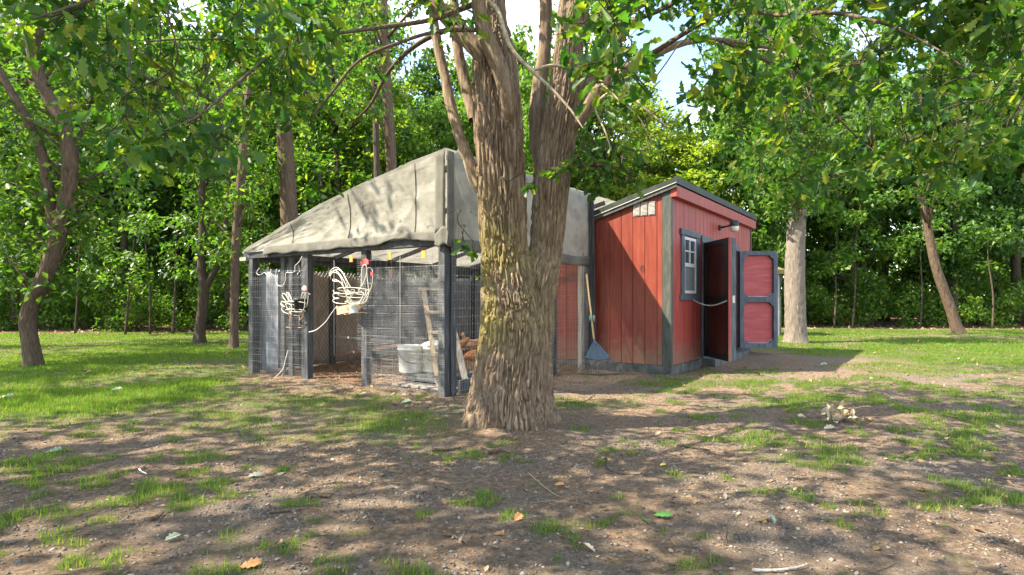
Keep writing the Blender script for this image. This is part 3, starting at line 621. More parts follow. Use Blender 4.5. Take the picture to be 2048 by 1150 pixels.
far_trunk(752, 680, 18.5, 'thin dark trunked tree behind the run roof', [(750,680,8), (752,500,7), (754,350,6.5), (750,200,6), (745,60,5)], 'bark_dark', [(740,60,80,80,12,1.5)], 321, 'leaf_mid')
far_trunk(1592, 684, 16.3, 'pale barked tree with leafy lower trunk behind the open shed doors', [(1592,690,22), (1592,670,20), (1590,600,20), (1590,520,19), (1594,440,17), (1600,360,16), (1602,280,15), (1598,180,13), (1592,80,12), (1585,-60,10)],
          'bark_pale', [(1590,300,90,90,22,1.4), (1596,310,55,120,26,.9), (1560,400,50,40,8,.7), (1640,380,60,50,8,.7), (1600,120,150,110,22,2), (1700,250,80,60,8,1)], 331, 'leaf_mid')
far_trunk(1918, 668, 20.0, 'slanting bare trunked tree at the edge of the right lawn', [(1920,672,12), (1910,645,10), (1895,600,9.5), (1880,560,9), (1868,520,8.5), (1860,480,8), (1850,430,7), (1835,360,6)], 'bark', [(1840,350,110,70,20,1.6)], 341, 'leaf_mid')
# thin dark saplings in front of the wood
SAPL = ['thin sapling at the wood edge, first to the left of the V forked lawn tree', 'thin sapling at the wood edge, second to the left of the V forked lawn tree', 'short thin sapling at the wood edge, third left of the V forked tree', 'thin sapling between the straight lawn tree and the run',
        'thin sapling at the wood edge just right of the pale barked tree', 'thin sapling left of the slanting tree, leaning left', 'thin sapling nearest on the left of the slanting tree', 'thin sapling right of the slanting tree, at the right picture edge',
        'thin sapling at the wood edge behind the crooked oak', 'tallest thin sapling, second right of the pale barked tree']
for i, (u, v, h, lean) in enumerate([(345,668,3.5,.1), (300,666,4.5,-.15), (250,668,3.2,.2), (530,664,4,.0), (1668,655,4,.1), (1745,652,3.6,-.2), (1840,654,4.2,.1), (1985,656,4,-.1), (150,666,4,.15), (1705,655,5,.2)]):
    p = on_ground(u, v+2); t = empty('sapling', p, 0, SAPL[i], 'sapling', ['saplings at the edge of the left wood', 'saplings at the edge of the right wood'][u > 1000])
    MB().tube(smooth_path([(0,0,-.05), (lean*.3+.05,0,h*.35), (lean-.04,0.05,h*.7), (lean*1.6,0,h)], 4), list(np.linspace(.042, .01, 13)), 7).build('stem', M['bark_dark'], t)
    P = cluster_pts([(lean*1.4+rng.normal()*.4, rng.normal()*.4, h*rng.uniform(.55, 1.1)) for _ in range(5)], [.5]*5, [60]*5, .6)
    link('leaves', scatter_mesh('leaves', T_LEAF, P_LEAF, P, leaf_mats(len(P), .4), rng.uniform(.14, .26, len(P))), M['leaf_mid'], t)

# undergrowth along the edge of the wood, nobody could count it
cl, rad, cnt = [], [], []
for i in range(900):
    x = rng.uniform(-27, 31); back = rng.random()**1.3*7; edge = 21.6 if x < 0 else 24.6
    y = edge + back + (fbm(x*.35, 3, 0, 77)-.5)*2.2; r = rng.uniform(.3, .75); z = rng.uniform(.15, .9+2.9*min(1, back/2.5+.2)*rng.random()**.5)
    cl.append((x, y, z)); rad.append(r); cnt.append(int(125*r/.5))
P = cluster_pts(cl, rad, cnt, .8); P[:, 2] = np.maximum(P[:, 2], .03); n = len(P)
tag(link('undergrowth', scatter_mesh('undergrowth', T_LEAF, P_LEAF, P, leaf_mats(n, .4), rng.uniform(.09, .2, n)), M['leaf']), 'dense dark green undergrowth along the foot of the wood', 'undergrowth', kind='stuff')

cl, rad, cnt = [], [], []
for i in range(760):
    x = rng.uniform(-52, 56); y = rng.uniform(29, 48) if i % 2 else rng.uniform(43, 50); cl.append((x, y, .3+5.2*rng.random()**1.4)); rad.append(rng.uniform(.8, 1.7)); cnt.append(120)
for i in range(640):
    cl.append((rng.uniform(-62, 66), rng.uniform(50, 54), rng.uniform(.2, 7.5))); rad.append(rng.uniform(.9, 1.8)); cnt.append(105)
P = cluster_pts(cl, rad, cnt, .8); P[:, 2] = np.maximum(P[:, 2], .05); n = len(P)
tag(link('deep_wood', scatter_mesh('deep_wood', T_LEAF, P_LEAF, P, leaf_mats(n, .4), rng.uniform(.28, .48, n)), M['leaf']), 'shadowy leaf mass deep in the wood behind the tree trunks', 'wood', kind='stuff')

# ------------------------------------------------------------------ red shed (local x along the door wall, y into the shed, z up)
shed = empty('shed', S, ROT, 'red board shed with a sloping roof and open double doors', 'shed')
SL, SDp = 5.08, 2.44
def roof_z(y): return 2.98 - .29*y
Z0 = .13
me_mb = MB().box(.02, SL-.02, .02, SDp-.02, -.05, Z0-.004); me_mb.build('base_beam', M['concrete'], shed)
# end wall boards
bw = .2032; y = .0
brd = [(.115, .2032)] + [(bw*k, bw*(k+1)) for k in range(1, 12)]
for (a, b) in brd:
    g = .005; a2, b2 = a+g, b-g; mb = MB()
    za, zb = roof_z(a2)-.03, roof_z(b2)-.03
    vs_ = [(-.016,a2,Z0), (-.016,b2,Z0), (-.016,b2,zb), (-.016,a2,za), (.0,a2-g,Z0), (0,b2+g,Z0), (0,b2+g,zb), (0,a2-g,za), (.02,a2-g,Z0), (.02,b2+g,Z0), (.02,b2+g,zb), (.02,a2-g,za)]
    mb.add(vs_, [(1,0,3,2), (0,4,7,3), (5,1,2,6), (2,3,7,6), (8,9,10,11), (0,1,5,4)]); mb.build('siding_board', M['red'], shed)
MB().add([(.021,.0,Z0), (.021,SDp,Z0), (.021,SDp,roof_z(SDp)-.04), (.021,0,roof_z(0)-.04)], [(0,1,2,3)]).build('wall_backing', M['trim'], shed)
# door wall boards around window and doorway
WX0, WX1, WZ0, WZ1 = .578, 1.187, 1.26, 2.19
DX0, DX1, DZ0, DZ1 = 1.63, 3.84, .14, 2.17
FT = roof_z(0)-.13
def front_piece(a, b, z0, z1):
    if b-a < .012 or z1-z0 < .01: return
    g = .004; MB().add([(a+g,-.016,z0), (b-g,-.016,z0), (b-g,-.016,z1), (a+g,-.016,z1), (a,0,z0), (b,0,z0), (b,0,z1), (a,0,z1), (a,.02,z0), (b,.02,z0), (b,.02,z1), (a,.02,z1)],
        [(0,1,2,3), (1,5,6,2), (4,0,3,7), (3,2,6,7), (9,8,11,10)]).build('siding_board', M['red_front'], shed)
nb = int(SL/.2032)+1
for k in range(nb):
    a, b = max(.03, k*.2032), min(SL-.05, (k+1)*.2032)
    cuts = sorted(set([a, b] + [c for c in (WX0, WX1, DX0, DX1) if a < c < b]))
    for p_, q_ in zip(cuts[:-1], cuts[1:]):
        m_ = (p_+q_)/2
        if WX0 < m_ < WX1: front_piece(p_, q_, Z0, WZ0); front_piece(p_, q_, WZ1, FT)
        elif DX0 < m_ < DX1: front_piece(p_, q_, DZ1, FT)
        else: front_piece(p_, q_, Z0, FT)
# inside walls, so that the doorway shows a dark room
MB().add([(.03,SDp-.05,.1), (SL-.03,SDp-.05,.1), (SL-.03,SDp-.05,2.2), (.03,SDp-.05,2.2)], [(0,3,2,1)]).build('rear_wall', M['weathered'], shed)
MB().box(.03, SL-.03, .03, SDp-.06, .1, .128).build('floor', M['weathered'], shed)
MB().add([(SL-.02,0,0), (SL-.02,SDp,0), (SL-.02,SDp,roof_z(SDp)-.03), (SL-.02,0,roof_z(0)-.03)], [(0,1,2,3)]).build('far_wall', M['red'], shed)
# corner trims
MB().box(-.034, -.0165, -.034, .112, Z0-.02, roof_z(.112)-.06, .003).build('corner_trim', M['trim'], shed)
MB().box(-.034, .036, -.036, -.0165, Z0-.02, FT+.02, .003).build('corner_trim', M['trim'], shed)
MB().box(SL-.05, SL+.02, -.034, .02, Z0-.02, FT+.02, .003).build('corner_trim', M['trim'], shed)
MB().box(-.028, .02, -.03, SDp, -.03, Z0-.006).build('skirting', M['concrete'], shed)
MB().box(.022, SL, -.028, .02, -.03, Z0-.006).build('skirting', M['concrete'], shed)
# roof
ov, oy = .07, .12
rt = [(-ov,-oy,roof_z(-oy)), (SL+ov,-oy,roof_z(-oy)), (SL+ov,SDp+.15,roof_z(SDp+.15)), (-ov,SDp+.15,roof_z(SDp+.15))]
mb = MB(); mb.add([(x, y, z-.02) for x, y, z in rt] + [(x, y, z+.02) for x, y, z in rt], [(3,2,1,0), (4,5,6,7), (0,1,5,4), (1,2,6,5), (2,3,7,6), (3,0,4,7)])
roof = mb.build('roof', M['roof_metal'], shed)
mb = MB(); mb.add([(-ov-.014,-oy-.016,roof_z(-oy)-.075), (SL+ov+.014,-oy-.016,roof_z(-oy)-.075), (SL+ov+.014,-oy-.016,roof_z(-oy)+.03), (-ov-.014,-oy-.016,roof_z(-oy)+.03),
                   (-ov-.014,-oy,roof_z(-oy)-.075), (SL+ov+.014,-oy,roof_z(-oy)-.075), (SL+ov+.014,-oy+.03,roof_z(-oy)+.03), (-ov-.014,-oy+.03,roof_z(-oy)+.03)], [(0,1,2,3), (0,4,5,1), (3,2,6,7), (1,5,6,2), (4,0,3,7)])
mb.build('drip_edge', M['roof_metal'], roof)
for nm, dz0, dz1, off, mt in (('drip_edge', -.06, .028, .0, 'roof_metal'), ('drip_lip', -.068, -.06, .006, 'white_metal'), ('rake_board', -.13, -.066, -.012, 'trim')):
    mb = MB(); x0 = -ov-.012-off; x1 = -ov+.002
    pts = [(-oy-.012, 0), (SDp+.15, 0)]
    vs_ = [(x, yy_, roof_z(yy_)+dz) for x in (x0, x1) for yy_, _ in pts for dz in (dz0, dz1)]
    mb.add(vs_, [(0,2,3,1), (4,5,7,6), (1,3,7,5), (0,4,6,2), (0,1,5,4), (2,6,7,3)]); mb.build(nm, M[mt], roof)
# red fascia box under the eave of the door wall
MB().box(-.035, SL+.04, -oy-.002, -.02, roof_z(0)-.235, roof_z(0)-.06, .003).build('fascia', M['red_front'], shed)
# vents
for k in range(3):
    y1 = .60-k*.128; v = empty('vent', (0,0,0)); v.parent = shed
    MB().box(-.026, -.0165, y1-.115, y1, 2.49, 2.71, .003).build('vent_frame', M['vent'], v)
    mb = MB()
    for j in range(10):
        z = 2.502+j*.02; mb.add([(-.0265,y1-.108,z), (-.0265,y1-.007,z), (-.036,y1-.007,z+.008), (-.036,y1-.108,z+.008), (-.0265,y1-.108,z+.017), (-.0265,y1-.007,z+.017)], [(0,1,2,3), (3,2,5,4)])
    mb.build('louvres', M['vent'], v)
# window
wn = empty('window', (0,0,0)); wn.parent = shed
for nm, b in (('trim', (WX0-.14, WX0-.0, WZ0-.02, WZ1+.02)), ('trim', (WX1, WX1+.13, WZ0-.02, WZ1+.02)), ('header', (WX0-.19, WX1+.18, WZ1+.02, WZ1+.115)), ('sill', (WX0-.19, WX1+.18, WZ0-.115, WZ0-.02))):
    MB().box(b[0], b[1], -.052 if nm in ('header','sill') else -.042, -.017, b[2], b[3], .004).build(nm, M['blue_trim'], wn)
fw = .045; zm = WZ0+.47
mb = MB().box(WX0, WX0+fw, -.03, .01, WZ0, WZ1).box(WX1-fw, WX1, -.03, .01, WZ0, WZ1).box(WX0+fw, WX1-fw, -.03, .01, WZ0, WZ0+fw).box(WX0+fw, WX1-fw, -.03, .01, WZ1-fw, WZ1).box(WX0+fw, WX1-fw, -.034, .01, zm-.03, zm+.03)
mb.box((WX0+WX1)/2-.015, (WX0+WX1)/2+.015, -.027, .0, zm+.03, WZ1-fw).box(WX0+fw, (WX0+WX1)/2-.015, -.026, .0, (zm+WZ1)/2-.012, (zm+WZ1)/2+.012).box((WX0+WX1)/2+.015, WX1-fw, -.026, .0, (zm+WZ1)/2-.012, (zm+WZ1)/2+.012)
mb.build('frame', M['white_metal'], wn)
xm = (WX0+WX1)/2; zq = (zm+WZ1)/2
for (a, b, c, d) in ((WX0+fw, xm-.015, zm+.03, zq-.012), (xm+.015, WX1-fw, zm+.03, zq-.012), (WX0+fw, xm-.015, zq+.012, WZ1-fw), (xm+.015, WX1-fw, zq+.012, WZ1-fw)):
    MB().box(a, b, -.014, -.008, c, d).build('pane', M['glass'], wn)
MB().box(WX0+fw, WX1-fw, -.02, -.014, WZ0+fw, zm-.03).build('pane', M['screen'], wn)
# doorway trim
for nm, b in (('door_trim', (DX0-.10, DX0, DZ0-.01, DZ1+.0)), ('door_trim', (DX1, DX1+.10, DZ0-.01, DZ1)), ('door_header', (DX0-.16, DX1+.16, DZ1, DZ1+.11))):
    MB().box(b[0], b[1], -.046, -.017, b[2], b[3], .004).build(nm, M['blue_trim'], shed)
MB().box(DX0-.1, DX1+.1, -.26, -.03, -.02, .11, .008).build('door_step', M['concrete'], shed)
def octo(x0, x1, z0, z1, c): return [(x0+c,z0), (x1-c,z0), (x1,z0+c), (x1,z1-c), (x1-c,z1), (x0+c,z1), (x0,z1-c), (x0,z0+c)]
def leaf_door(hx, wd, ang, mirror, outer_red, inner_frame, label):
    """door leaf hinged at hx; local x runs from the hinge to the free edge, local -y is the weather side"""
    d = empty('door', (hx, -.06, 0), ang); d.parent = shed; d['label'] = label
    s = -1 if mirror else 1; H0, H1 = DZ0+.02, DZ1-.01
    def bx(name, x0, x1, y0, y1, z0, z1, m, bev=.003):
        if s < 0: x0, x1 = -x1, -x0
        return MB().box(x0, x1, y0, y1, z0, z1, bev).build(name, m, d)
    bx('panel', .0, wd, -.004, .012, H0, H1, M[outer_red], 0); bx('outer_skin', .0, wd, -.02, -.0045, H0, H1, M['shaded_panel'] if not mirror else M[outer_red], 0)
    bx('edge_strip', wd+.0005, wd+.004, -.044, .011, H0, H1, M['red_front'], 0)
    zm_ = (H0+H1)/2
    for side in (-1, 1):
        y0, y1 = ((-.045, -.0205) if side < 0 else (.0125, .085)); fm = M['black_trim'] if side < 0 else M['blue_trim']; f = .085
        bx('stile', 0, f, y0, y1, H0, H1, fm); bx('stile', wd-f, wd, y0, y1, H0, H1, fm)
        for (z0, z1) in ((H0, H0+f*1.1), (H1-f, H1), (zm_-.055, zm_+.055)): bx('rail', f+.001, wd-f-.001, y0+.002, y1-.002, z0, z1, fm)
        c = .09
        for (z0, z1) in ((H0+f*1.1, zm_-.055), (zm_+.055, H1-f)):
            for (xa, za, sx, sz) in ((f, z0, 1, 1), (wd-f, z0, -1, 1), (wd-f, z1, -1, -1), (f, z1, 1, -1)):
                pr = [(xa, za), (xa+sx*c, za), (xa, za+sz*c)]
                vs_ = [(s*x, yy_, z) for yy_ in (y0+.004, y1-.004) for x, z in pr]
                MB().add(vs_, [(0,1,2), (3,5,4), (1,4,5,2), (0,3,4,1), (2,5,3,0)]).build('gusset', fm, d)
            if side > 0:
                mb = MB(); o_ = octo(f, wd-f, z0, z1, c); 
                for (p_, q_) in ((7,0), (0,1), (1,2)): mb.tube([(s*o_[p_][0], .016, o_[p_][1]+.006), (s*o_[q_][0], .016, o_[q_][1]+.006)], .006, 4)
                mb.build('caulk_line', M['white_metal'], d)
    bx('latch', wd-.012, wd+.014, .02, .06, zm_-.06, zm_+.06, M['white_metal'])
    for z in (H0+.2, H1-.25): bx('hinge', -.02, .05, -.05, -.046, z, z+.06, M['black'], 0)
    return d
leaf_door(DX0, .98, R_(-140), False, 'red_panel', True, 'near door leaf swung back, its outer side coloured dark to stand for shade')
leaf_door(DX1, .79, R_(126), True, 'red_panel', True, 'far door leaf swung wide, red panels in a blue grey frame')
# chain that holds the near door
A = Vector((.98, -.03, 1.16)); th = R_(-140); B = Vector((DX0+.93*math.cos(th)+.05*math.sin(th), -.06+.93*math.sin(th)-.05*math.cos(th), 1.14))
ch = MB()
for k in range(34):
    t = (k+.5)/34; p = A.lerp(B, t); p.z -= .09*math.sin(math.pi*t); dvec = (B-A).normalized()*.018; sd_ = Vector((0,0,.007)) if k % 2 else Vector((.005,-.005,0))
    ch.tube([p-dvec, p-dvec*.4+sd_, p+dvec*.4+sd_, p+dvec, p+dvec*.4-sd_, p-dvec*.4-sd_], .003, 4, closed=True)
ch.build('chain', M['white_metal'], shed)
# yard light over the doors
lt = empty('yard_light', (2.6, -.02, 2.53)); lt.parent = shed
MB().box(-.035, .035, -.03, .004, -.05, .05, .006).build('bracket', M['black'], lt)
MB().tube([(0,-.02,0), (0,-.12,.015), (0,-.2,.03)], .02, 8).build('arm', M['black'], lt)
MB().lathe([(.0,.1), (.06,.1), (.078,.09), (.082,.02), (.09,.0), (.09,-.012), (0,-.012)], 24, (0,-.28,.02), False).build('cap', M['black'], lt)
MB().lathe([(.086,-.013), (.082,-.06), (.07,-.1), (.055,-.112), (0,-.114)], 24, (0,-.28,.02), False).build('lens', M['lamp_glass'], lt)
# ring on the end wall
MB().tube([(-.03,.45+.025*math.cos(a), 1.66+.05*math.sin(a)) for a in np.linspace(0, 6.28, 15)[:-1]], .004, 5, closed=True).build('hook_ring', M['black'], shed)

# ------------------------------------------------------------------ chicken run (local x = depth a, y = b along the camera facing side)
run = empty('chicken_run', C0, ROT, 'chicken run of grey posts and wire under a pale mesh tarp roof', 'chicken run')
BW, AD, ZB, ZT, ZR = 4.11, 5.6, 1.80, 1.93, 2.92
def post(a, b, z1, w_=.09, d_=.09, mat='grey_wood', z0=-.1, name='post'):
    return MB().box(a-d_/2, a+d_/2, b-w_/2, b+w_/2, z0, z1, .006).build(name, M[mat], run)
post(-.02, .045, 1.80, .11, .09); post(.075, -.012, 1.80, .05, .09, 'grey_wood')
post(0, 2.69, 1.80, .15, .1); post(0, 1.43, 1.80, .11, .09); post(0, 4.06, 1.80, .12, .1)
post(2.45, 0, 1.80, .08, .08); post(3.32, 0, 1.80, .08, .09, 'weathered'); post(3.52, -.02, 2.92, .09, .09)
MB().box(-.055, .02, -.06, BW+.14, ZB, ZT-.0, .006).build('beam', M['grey_wood'], run)
MB().box(.0, 3.56, -.03, .03, ZB, ZT-.03, .006).build('beam', M['grey_wood'], run)
MB().box(.0, 3.56, -.03, .03, ZR-.1, ZR-.03, .006).build('ridge_beam', M['grey_wood'], run)
MB().box(.02, AD, BW-.05, BW+.02, ZB+.02, ZT-.01, .006).build('beam', M['grey_wood'], run)
MB().box(.2, 2.4, -.03, .02, -.02, .17, .005).build('kick_board', M['grey_wood'], run)
MB().box(3.36, 3.5, -.01, .012, -.02, .26, .005).build('kick_board', M['grey_wood'], run)
MB().bar((-.06, BW+.2, 1.80), (-.06, BW+.02, 1.80), .05, .055).build('stub_board', M['weathered'], run)
# leaning grey board against the shed corner
MB().bar((3.47, -.16, -.02), (3.52, -.08, 2.93), .09, .035, (1, 0, 0)).build('leaning_board', M['grey_wood'], run)
for b in (.5, 1.0, 2.0, 3.0, 3.6):
    MB().bar((.12, b, ZT+.0), (.12, b, ZT+(ZR-ZT)*(1-b/BW)-.03), .04, .04).build('gable_stud', M['grey_wood'], run)
for a in np.linspace(.3, AD-.1, 5):
    MB().bar((a, 0, ZR-.05), (a, BW-.02, ZT-.03), .04, .07).build('rafter', M['grey_wood'], run)
# far side screens with a gap of daylight above them
def sheet(name, f, nu, nv, mat, parent=run, thick=.004, smooth=True):
    V = [f(i/nu, j/nv) for j in range(nv+1) for i in range(nu+1)]; Fc = [(j*(nu+1)+i, j*(nu+1)+i+1, (j+1)*(nu+1)+i+1, (j+1)*(nu+1)+i) for j in range(nv) for i in range(nu)]
    mb = MB().add(V, Fc, smooth); o = mb.build(name, mat, parent); md = o.modifiers.new('thickness', 'SOLIDIFY'); md.thickness = thick; md.offset = 0
    return o
pa = [0.05, .92, 1.54, 2.42, 3.25, 4.0, 4.8, 5.58]
for i, a in enumerate(pa):
    post(a, BW-.02, 1.82, .09, .11)
for i, (a0, a1) in enumerate(zip(pa[:-1], pa[1:])):
    brown = i in (1, 2)
    sheet('screen', lambda u, v, a0=a0, a1=a1, i=i: (a0+.05+(a1-a0-.1)*u, BW-.012+.05*(float(fbm(u*4+i*7, v*2.2, 0, 61))-.5), .02+(1.60+.03*math.sin(u*3+i))*v), 14, 10, M['hull'] if brown else M['shade_cloth'])
    MB().box(a0+.06, a1-.06, BW-.03, BW+.01, 1.73 if i > 3 else 1.755, ZB+.05).build('header_board', M['grey_wood'], run)
    # chain link in front of the screen
    cm = MB(); step = .075; z1 = 1.62
    n_ = int((a1-a0)/step)
    for sgn in (1, -1):
        for k in range(-int(z1/step)-1, n_+int(z1/step)+2):
            x0 = a0+k*step; t0, t1 = 0., z1
            xa, xb = x0, x0+sgn*z1*.72
            lo, hi = a0+.05, a1-.05; pts = []
            for t in (0, 1): pts.append((xa+(xb-xa)*t, z1*t))
            (xA, zA), (xB, zB) = pts
            if xB == xA: continue
            tl = (lo-xA)/(xB-xA); th_ = (hi-xA)/(xB-xA); t0 = max(0, min(tl, th_)); t1 = min(1, max(tl, th_))
            if t1-t0 < .03: continue
            cm.tube([(xA+(xB-xA)*t0, BW-.062, .03+zA+(zB-zA)*t0), (xA+(xB-xA)*t1, BW-.062+.004*sgn, .03+zA+(zB-zA)*t1)], .0022, 3, False)
    cm.build('chain_link', M['wire'], run)
# far wall
for i, (b0, b1) in enumerate(((1.04, 2.05), (2.05, 3.05), (3.05, 4.1))):
    post(AD, b0+.03, 1.85); sheet('screen', lambda u, v, b0=b0, b1=b1: (AD+.03*(float(fbm(u*4+b0*9, v*2, 0, 62))-.5), b0+(b1-b0)*u, 1.62*v), 10, 8, M['shade_cloth'])
MB().box(AD-.03, AD+.03, 1.04, 4.1, 1.8, 1.93).build('beam', M['grey_wood'], run)
MB().box(3.63, AD, 1.0, 1.04, 0, 1.9).build('side_wall', M['red'], run)
# left bay: grey cloth hung behind the wire with folds
sheet('hung_cloth', lambda u, v: (.16+.05*(float(fbm(u*5, v*1.2, 0, 66))-.5)+.03*math.sin(u*11), 2.9+1.12*u, .62+.98*v) if False else (.10+.02*math.sin(u*9), 3.55+.46*u, .03+1.58*v), 16, 10, M['shade_cloth'])
for b in (3.38, 3.18): MB().box(.06, .1, b-.05, b+.05, .0, 1.8, .004).build('upright_board', M['grey_wood'], run)
# wire mesh
def wire_grid(name, p0, du, dv, lu, lv, su, sv, r, sag=0, seed=0, mat='wire'):
    """flat wire grid from p0; du, dv unit directions"""
    p0 = Vector(p0); du = Vector(du); dv = Vector(dv); nrm = du.cross(dv); mb = MB(); rn = random.Random(seed)
    def wob(s, t): return nrm*(sag*(math.sin(s*3.1+seed)*math.sin(t*2.3+1.7*seed)))
    for k in range(int(lu/su)+1):
        s = min(lu, k*su); mb.tube([p0+du*s+dv*t+wob(s, t) for t in np.linspace(0, lv, 5)], r, 3, False)
    for k in range(int(lv/sv)+1):
        t = min(lv, k*sv); e = rn.uniform(-.006, .006)
        mb.tube([p0+du*s+dv*(t+e*math.sin(s*2+k))+wob(s, t)+nrm*.003 for s in np.linspace(0, lu, 9)], r, 3, False)
    return mb.build(name, M[mat], run)
wire_grid('wire_mesh', (-.062, 2.66, .01), (0,1,0), (0,0,1), 1.42, 1.62, .05, .098, .0013, .008, 1)
wire_grid('fine_mesh', (-.069, 2.7, .0), (0,1,0), (0,0,1), 1.36, 1.5, .0254, .03, .0008, .01, 8)
wire_grid('wire_mesh', (-.062, .0, .0), (0,1,0), (0,0,1), 1.46, 1.74, .098, .098, .0013, .01, 2)
wire_grid('fine_mesh', (-.069, .0, .0), (0,1,0), (0,0,1), 1.44, 1.58, .0254, .0145, .0009, .012, 3)
wire_grid('wire_mesh', (-.062, 1.42, .5), (0,1,0), (0,0,1), .12, 1.24, .03, .03, .0012, .004, 6)
wire_grid('wire_mesh', (.03, -.036, .05), (1,0,0), (0,0,1), 2.4, 1.68, .05, .1, .0015, .006, 4)
wire_grid('wire_mesh', (2.45, -.046, .02), (1,0,0), (0,0,1), 1.0, 1.74, .05, .1, .0015, .006, 5)
# orange tags under the beam
for b in (1.66, .93, .34):
    MB().box(-.064, -.057, b-.032, b+.032, 1.70-.04, 1.70+.05, .002).build('orange_tag', M['orange'], run)
# tarp: sloping roof, upright side and torn gable
def wr(u, v, s): return (float(fbm(u*3.2, v*3.2, 0, s))-.5)
M['cloth_side'] = cloth_mat('side_mesh_tarp', [(.32,.305,.26), (.43,.415,.365), (.52,.505,.455)], .06)
M['cloth_roof'] = cloth_mat('roof_mesh_tarp', [(.36,.34,.29), (.46,.44,.38), (.53,.51,.46)], .38)
sheet('roof_tarp', lambda u, v: (-.09+(AD+.1)*u, -.04+(BW+.14)*v, ZR+.015-(ZR-ZT+.02)*v-.07*abs(math.sin(u*math.pi*4))**.5*math.sin(v*math.pi)*.6+.035*wr(u*8, v*5, 71)+.10*math.sin(v*math.pi)*(1-u)**8), 46, 22, M['cloth_roof'])
sheet('side_tarp', lambda u, v: (.0+3.5*u, -.05+.03*wr(u*6, v*4, 72)-.008*math.sin(u*22), 1.74+.008*math.sin(u*17)+(ZR+.02-1.76)*v), 40, 14, M['cloth_side'])
def gable(u, v):
    b = -.03+(BW+.06)*u; top = ZR-(ZR-ZT)*u+.10*math.sin(u*math.pi)-.02; z = ZT-.03+(top-ZT+.03)*v
    return (-.075+.018*wr(u*6, v*3, 73)+.06*math.sin(v*math.pi)*math.sin(u*math.pi)-.022*(1-abs(((u*3.1-v*.55) % 1)*2-1))**3*(.3+.7*v)-.015*(1-abs(((u*5.3+v*1.1+.3) % 1)*2-1))**5*(1-v), b, z)
sheet('gable_tarp', gable, 120, 26, M['cloth'], thick=.002, smooth=False)
def strip(u, v): return (-.10+.003*math.sin(v*9), -.035+.14*u+.05*(1-v)*.3, 1.95+(ZR-1.96)*v)
sheet('doubled_strip', strip, 4, 14, M['cloth_grey'])
sheet('doubled_strip', lambda u, v: (-.09+.12*u, -.066, 1.78+(ZR-1.79)*v), 3, 10, M['cloth_grey'])
def skirt(u, v):
    b = .02+3.62*u; lo = .085+.03*float(fbm(u*12, 0, 0, 75))-.05*max(0, math.sin(u*5.3+.6))**6+.02*(abs((u*7) % 1-.5)-.25)
    return (-.085-.02*math.sin(v*1.9)-.012*(float(fbm(u*26, v*2, 0, 76))-.5)*2*v, b, ZT+.045+.006*wr(u*9, 0, 77)-max(.02, lo)*1.35*v)
sheet('tarp_hem', skirt, 150, 6, M['cloth_grey'], thick=.002)
for u0 in (.12, .42, .72):
    mb = MB().tube([tuple(Vector(gable(u0+.0*k, k/10))+Vector((-.006,0,0))) for k in range(11)], .006, 5); mb.build('seam', M['cloth_grey'], run)
sheet('tarp_corner', lambda u, v: (-.112+.006*math.sin(u*9), -.085+.2*u-.02*v, 1.79+.015*math.sin(u*7)+.19*v*(.75+.45*math.sin(u*math.pi))), 12, 6, M['cloth_grey'], thick=.002)
sheet('side_hem', lambda u, v: (.0+3.5*u, -.075-.02*math.sin(u*31)*(1-v), 1.72+.02*math.sin(u*13)+.15*v), 40, 3, M['cloth_grey'])

# things in the run -----------------------------------------------------------
def RUN(a, b, z=0): p = C0+RD*a+LD*b; p.z = z; return p
def gRUN(a, b): p = RUN(a, b); p.z = gz(p.x, p.y); return p
def plane_pt(u, v, a):
    """point on the plane depth a behind the camera facing side of the run"""
    n_ = RD; d = Vector(((u-1024)/F, 1, -(v-HOR)/F)); o = C0+RD*a; o.z = CAM_H
    t = (o-Vector((0,0,CAM_H))).dot(n_)/d.dot(n_); return Vector((0,0,CAM_H))+d*t
def wire_bird(name, label, zoom, scale, lines, rings, comb, wattle, depth_of, rad, legs, mat, cmat):
    x0, y0 = zoom; base = plane_pt(x0+500*scale, y0+900*scale, -.13)
    t = empty(name, base, ROT, label, 'ornament'); inv = Matrix.Translation(base) @ Matrix.Rotation(ROT, 4, 'Z'); inv = inv.inverted()
    def pt(x, y, d=0): q_ = inv @ plane_pt(x0+x*scale, y0+y*scale, -.13); q_.x += d; return q_
    for nm, pl, d0, d1 in lines:
        k = smooth_path([tuple(pt(x, y, d0+(d1-d0)*i/(len(pl)-1))) for i, (x, y) in enumerate(pl)], 5); MB().tube(k, rad, 5).build(nm, M[mat], t)
    for (cx, cy_, rx, ry, dd) in rings:
        MB().tube([pt(cx+rx*math.cos(a), cy_+ry*math.sin(a)*.35, dd*math.sin(a)) for a in np.linspace(0, 2*math.pi, 29)[:-1]], rad, 5, closed=True).build('basket_ring', M[mat], t)
    for nm, pl in legs: MB().tube([pt(x, y, 0) for x, y in pl], rad, 5).build(nm, M['rust_wire'], t)
    for nm, poly in (('comb', comb), ('wattle', wattle)):
        if not poly: continue
        mb = MB(); m_ = len(poly); mb.add([pt(x, y, d) for d in (-.006, .006) for x, y in poly], [tuple(range(m_)), tuple(range(2*m_-1, m_-1, -1))] + [(i, i+m_, (i+1) % m_+m_, (i+1) % m_) for i in range(m_)]); mb.build(nm, M[cmat], t)
    return t, pt
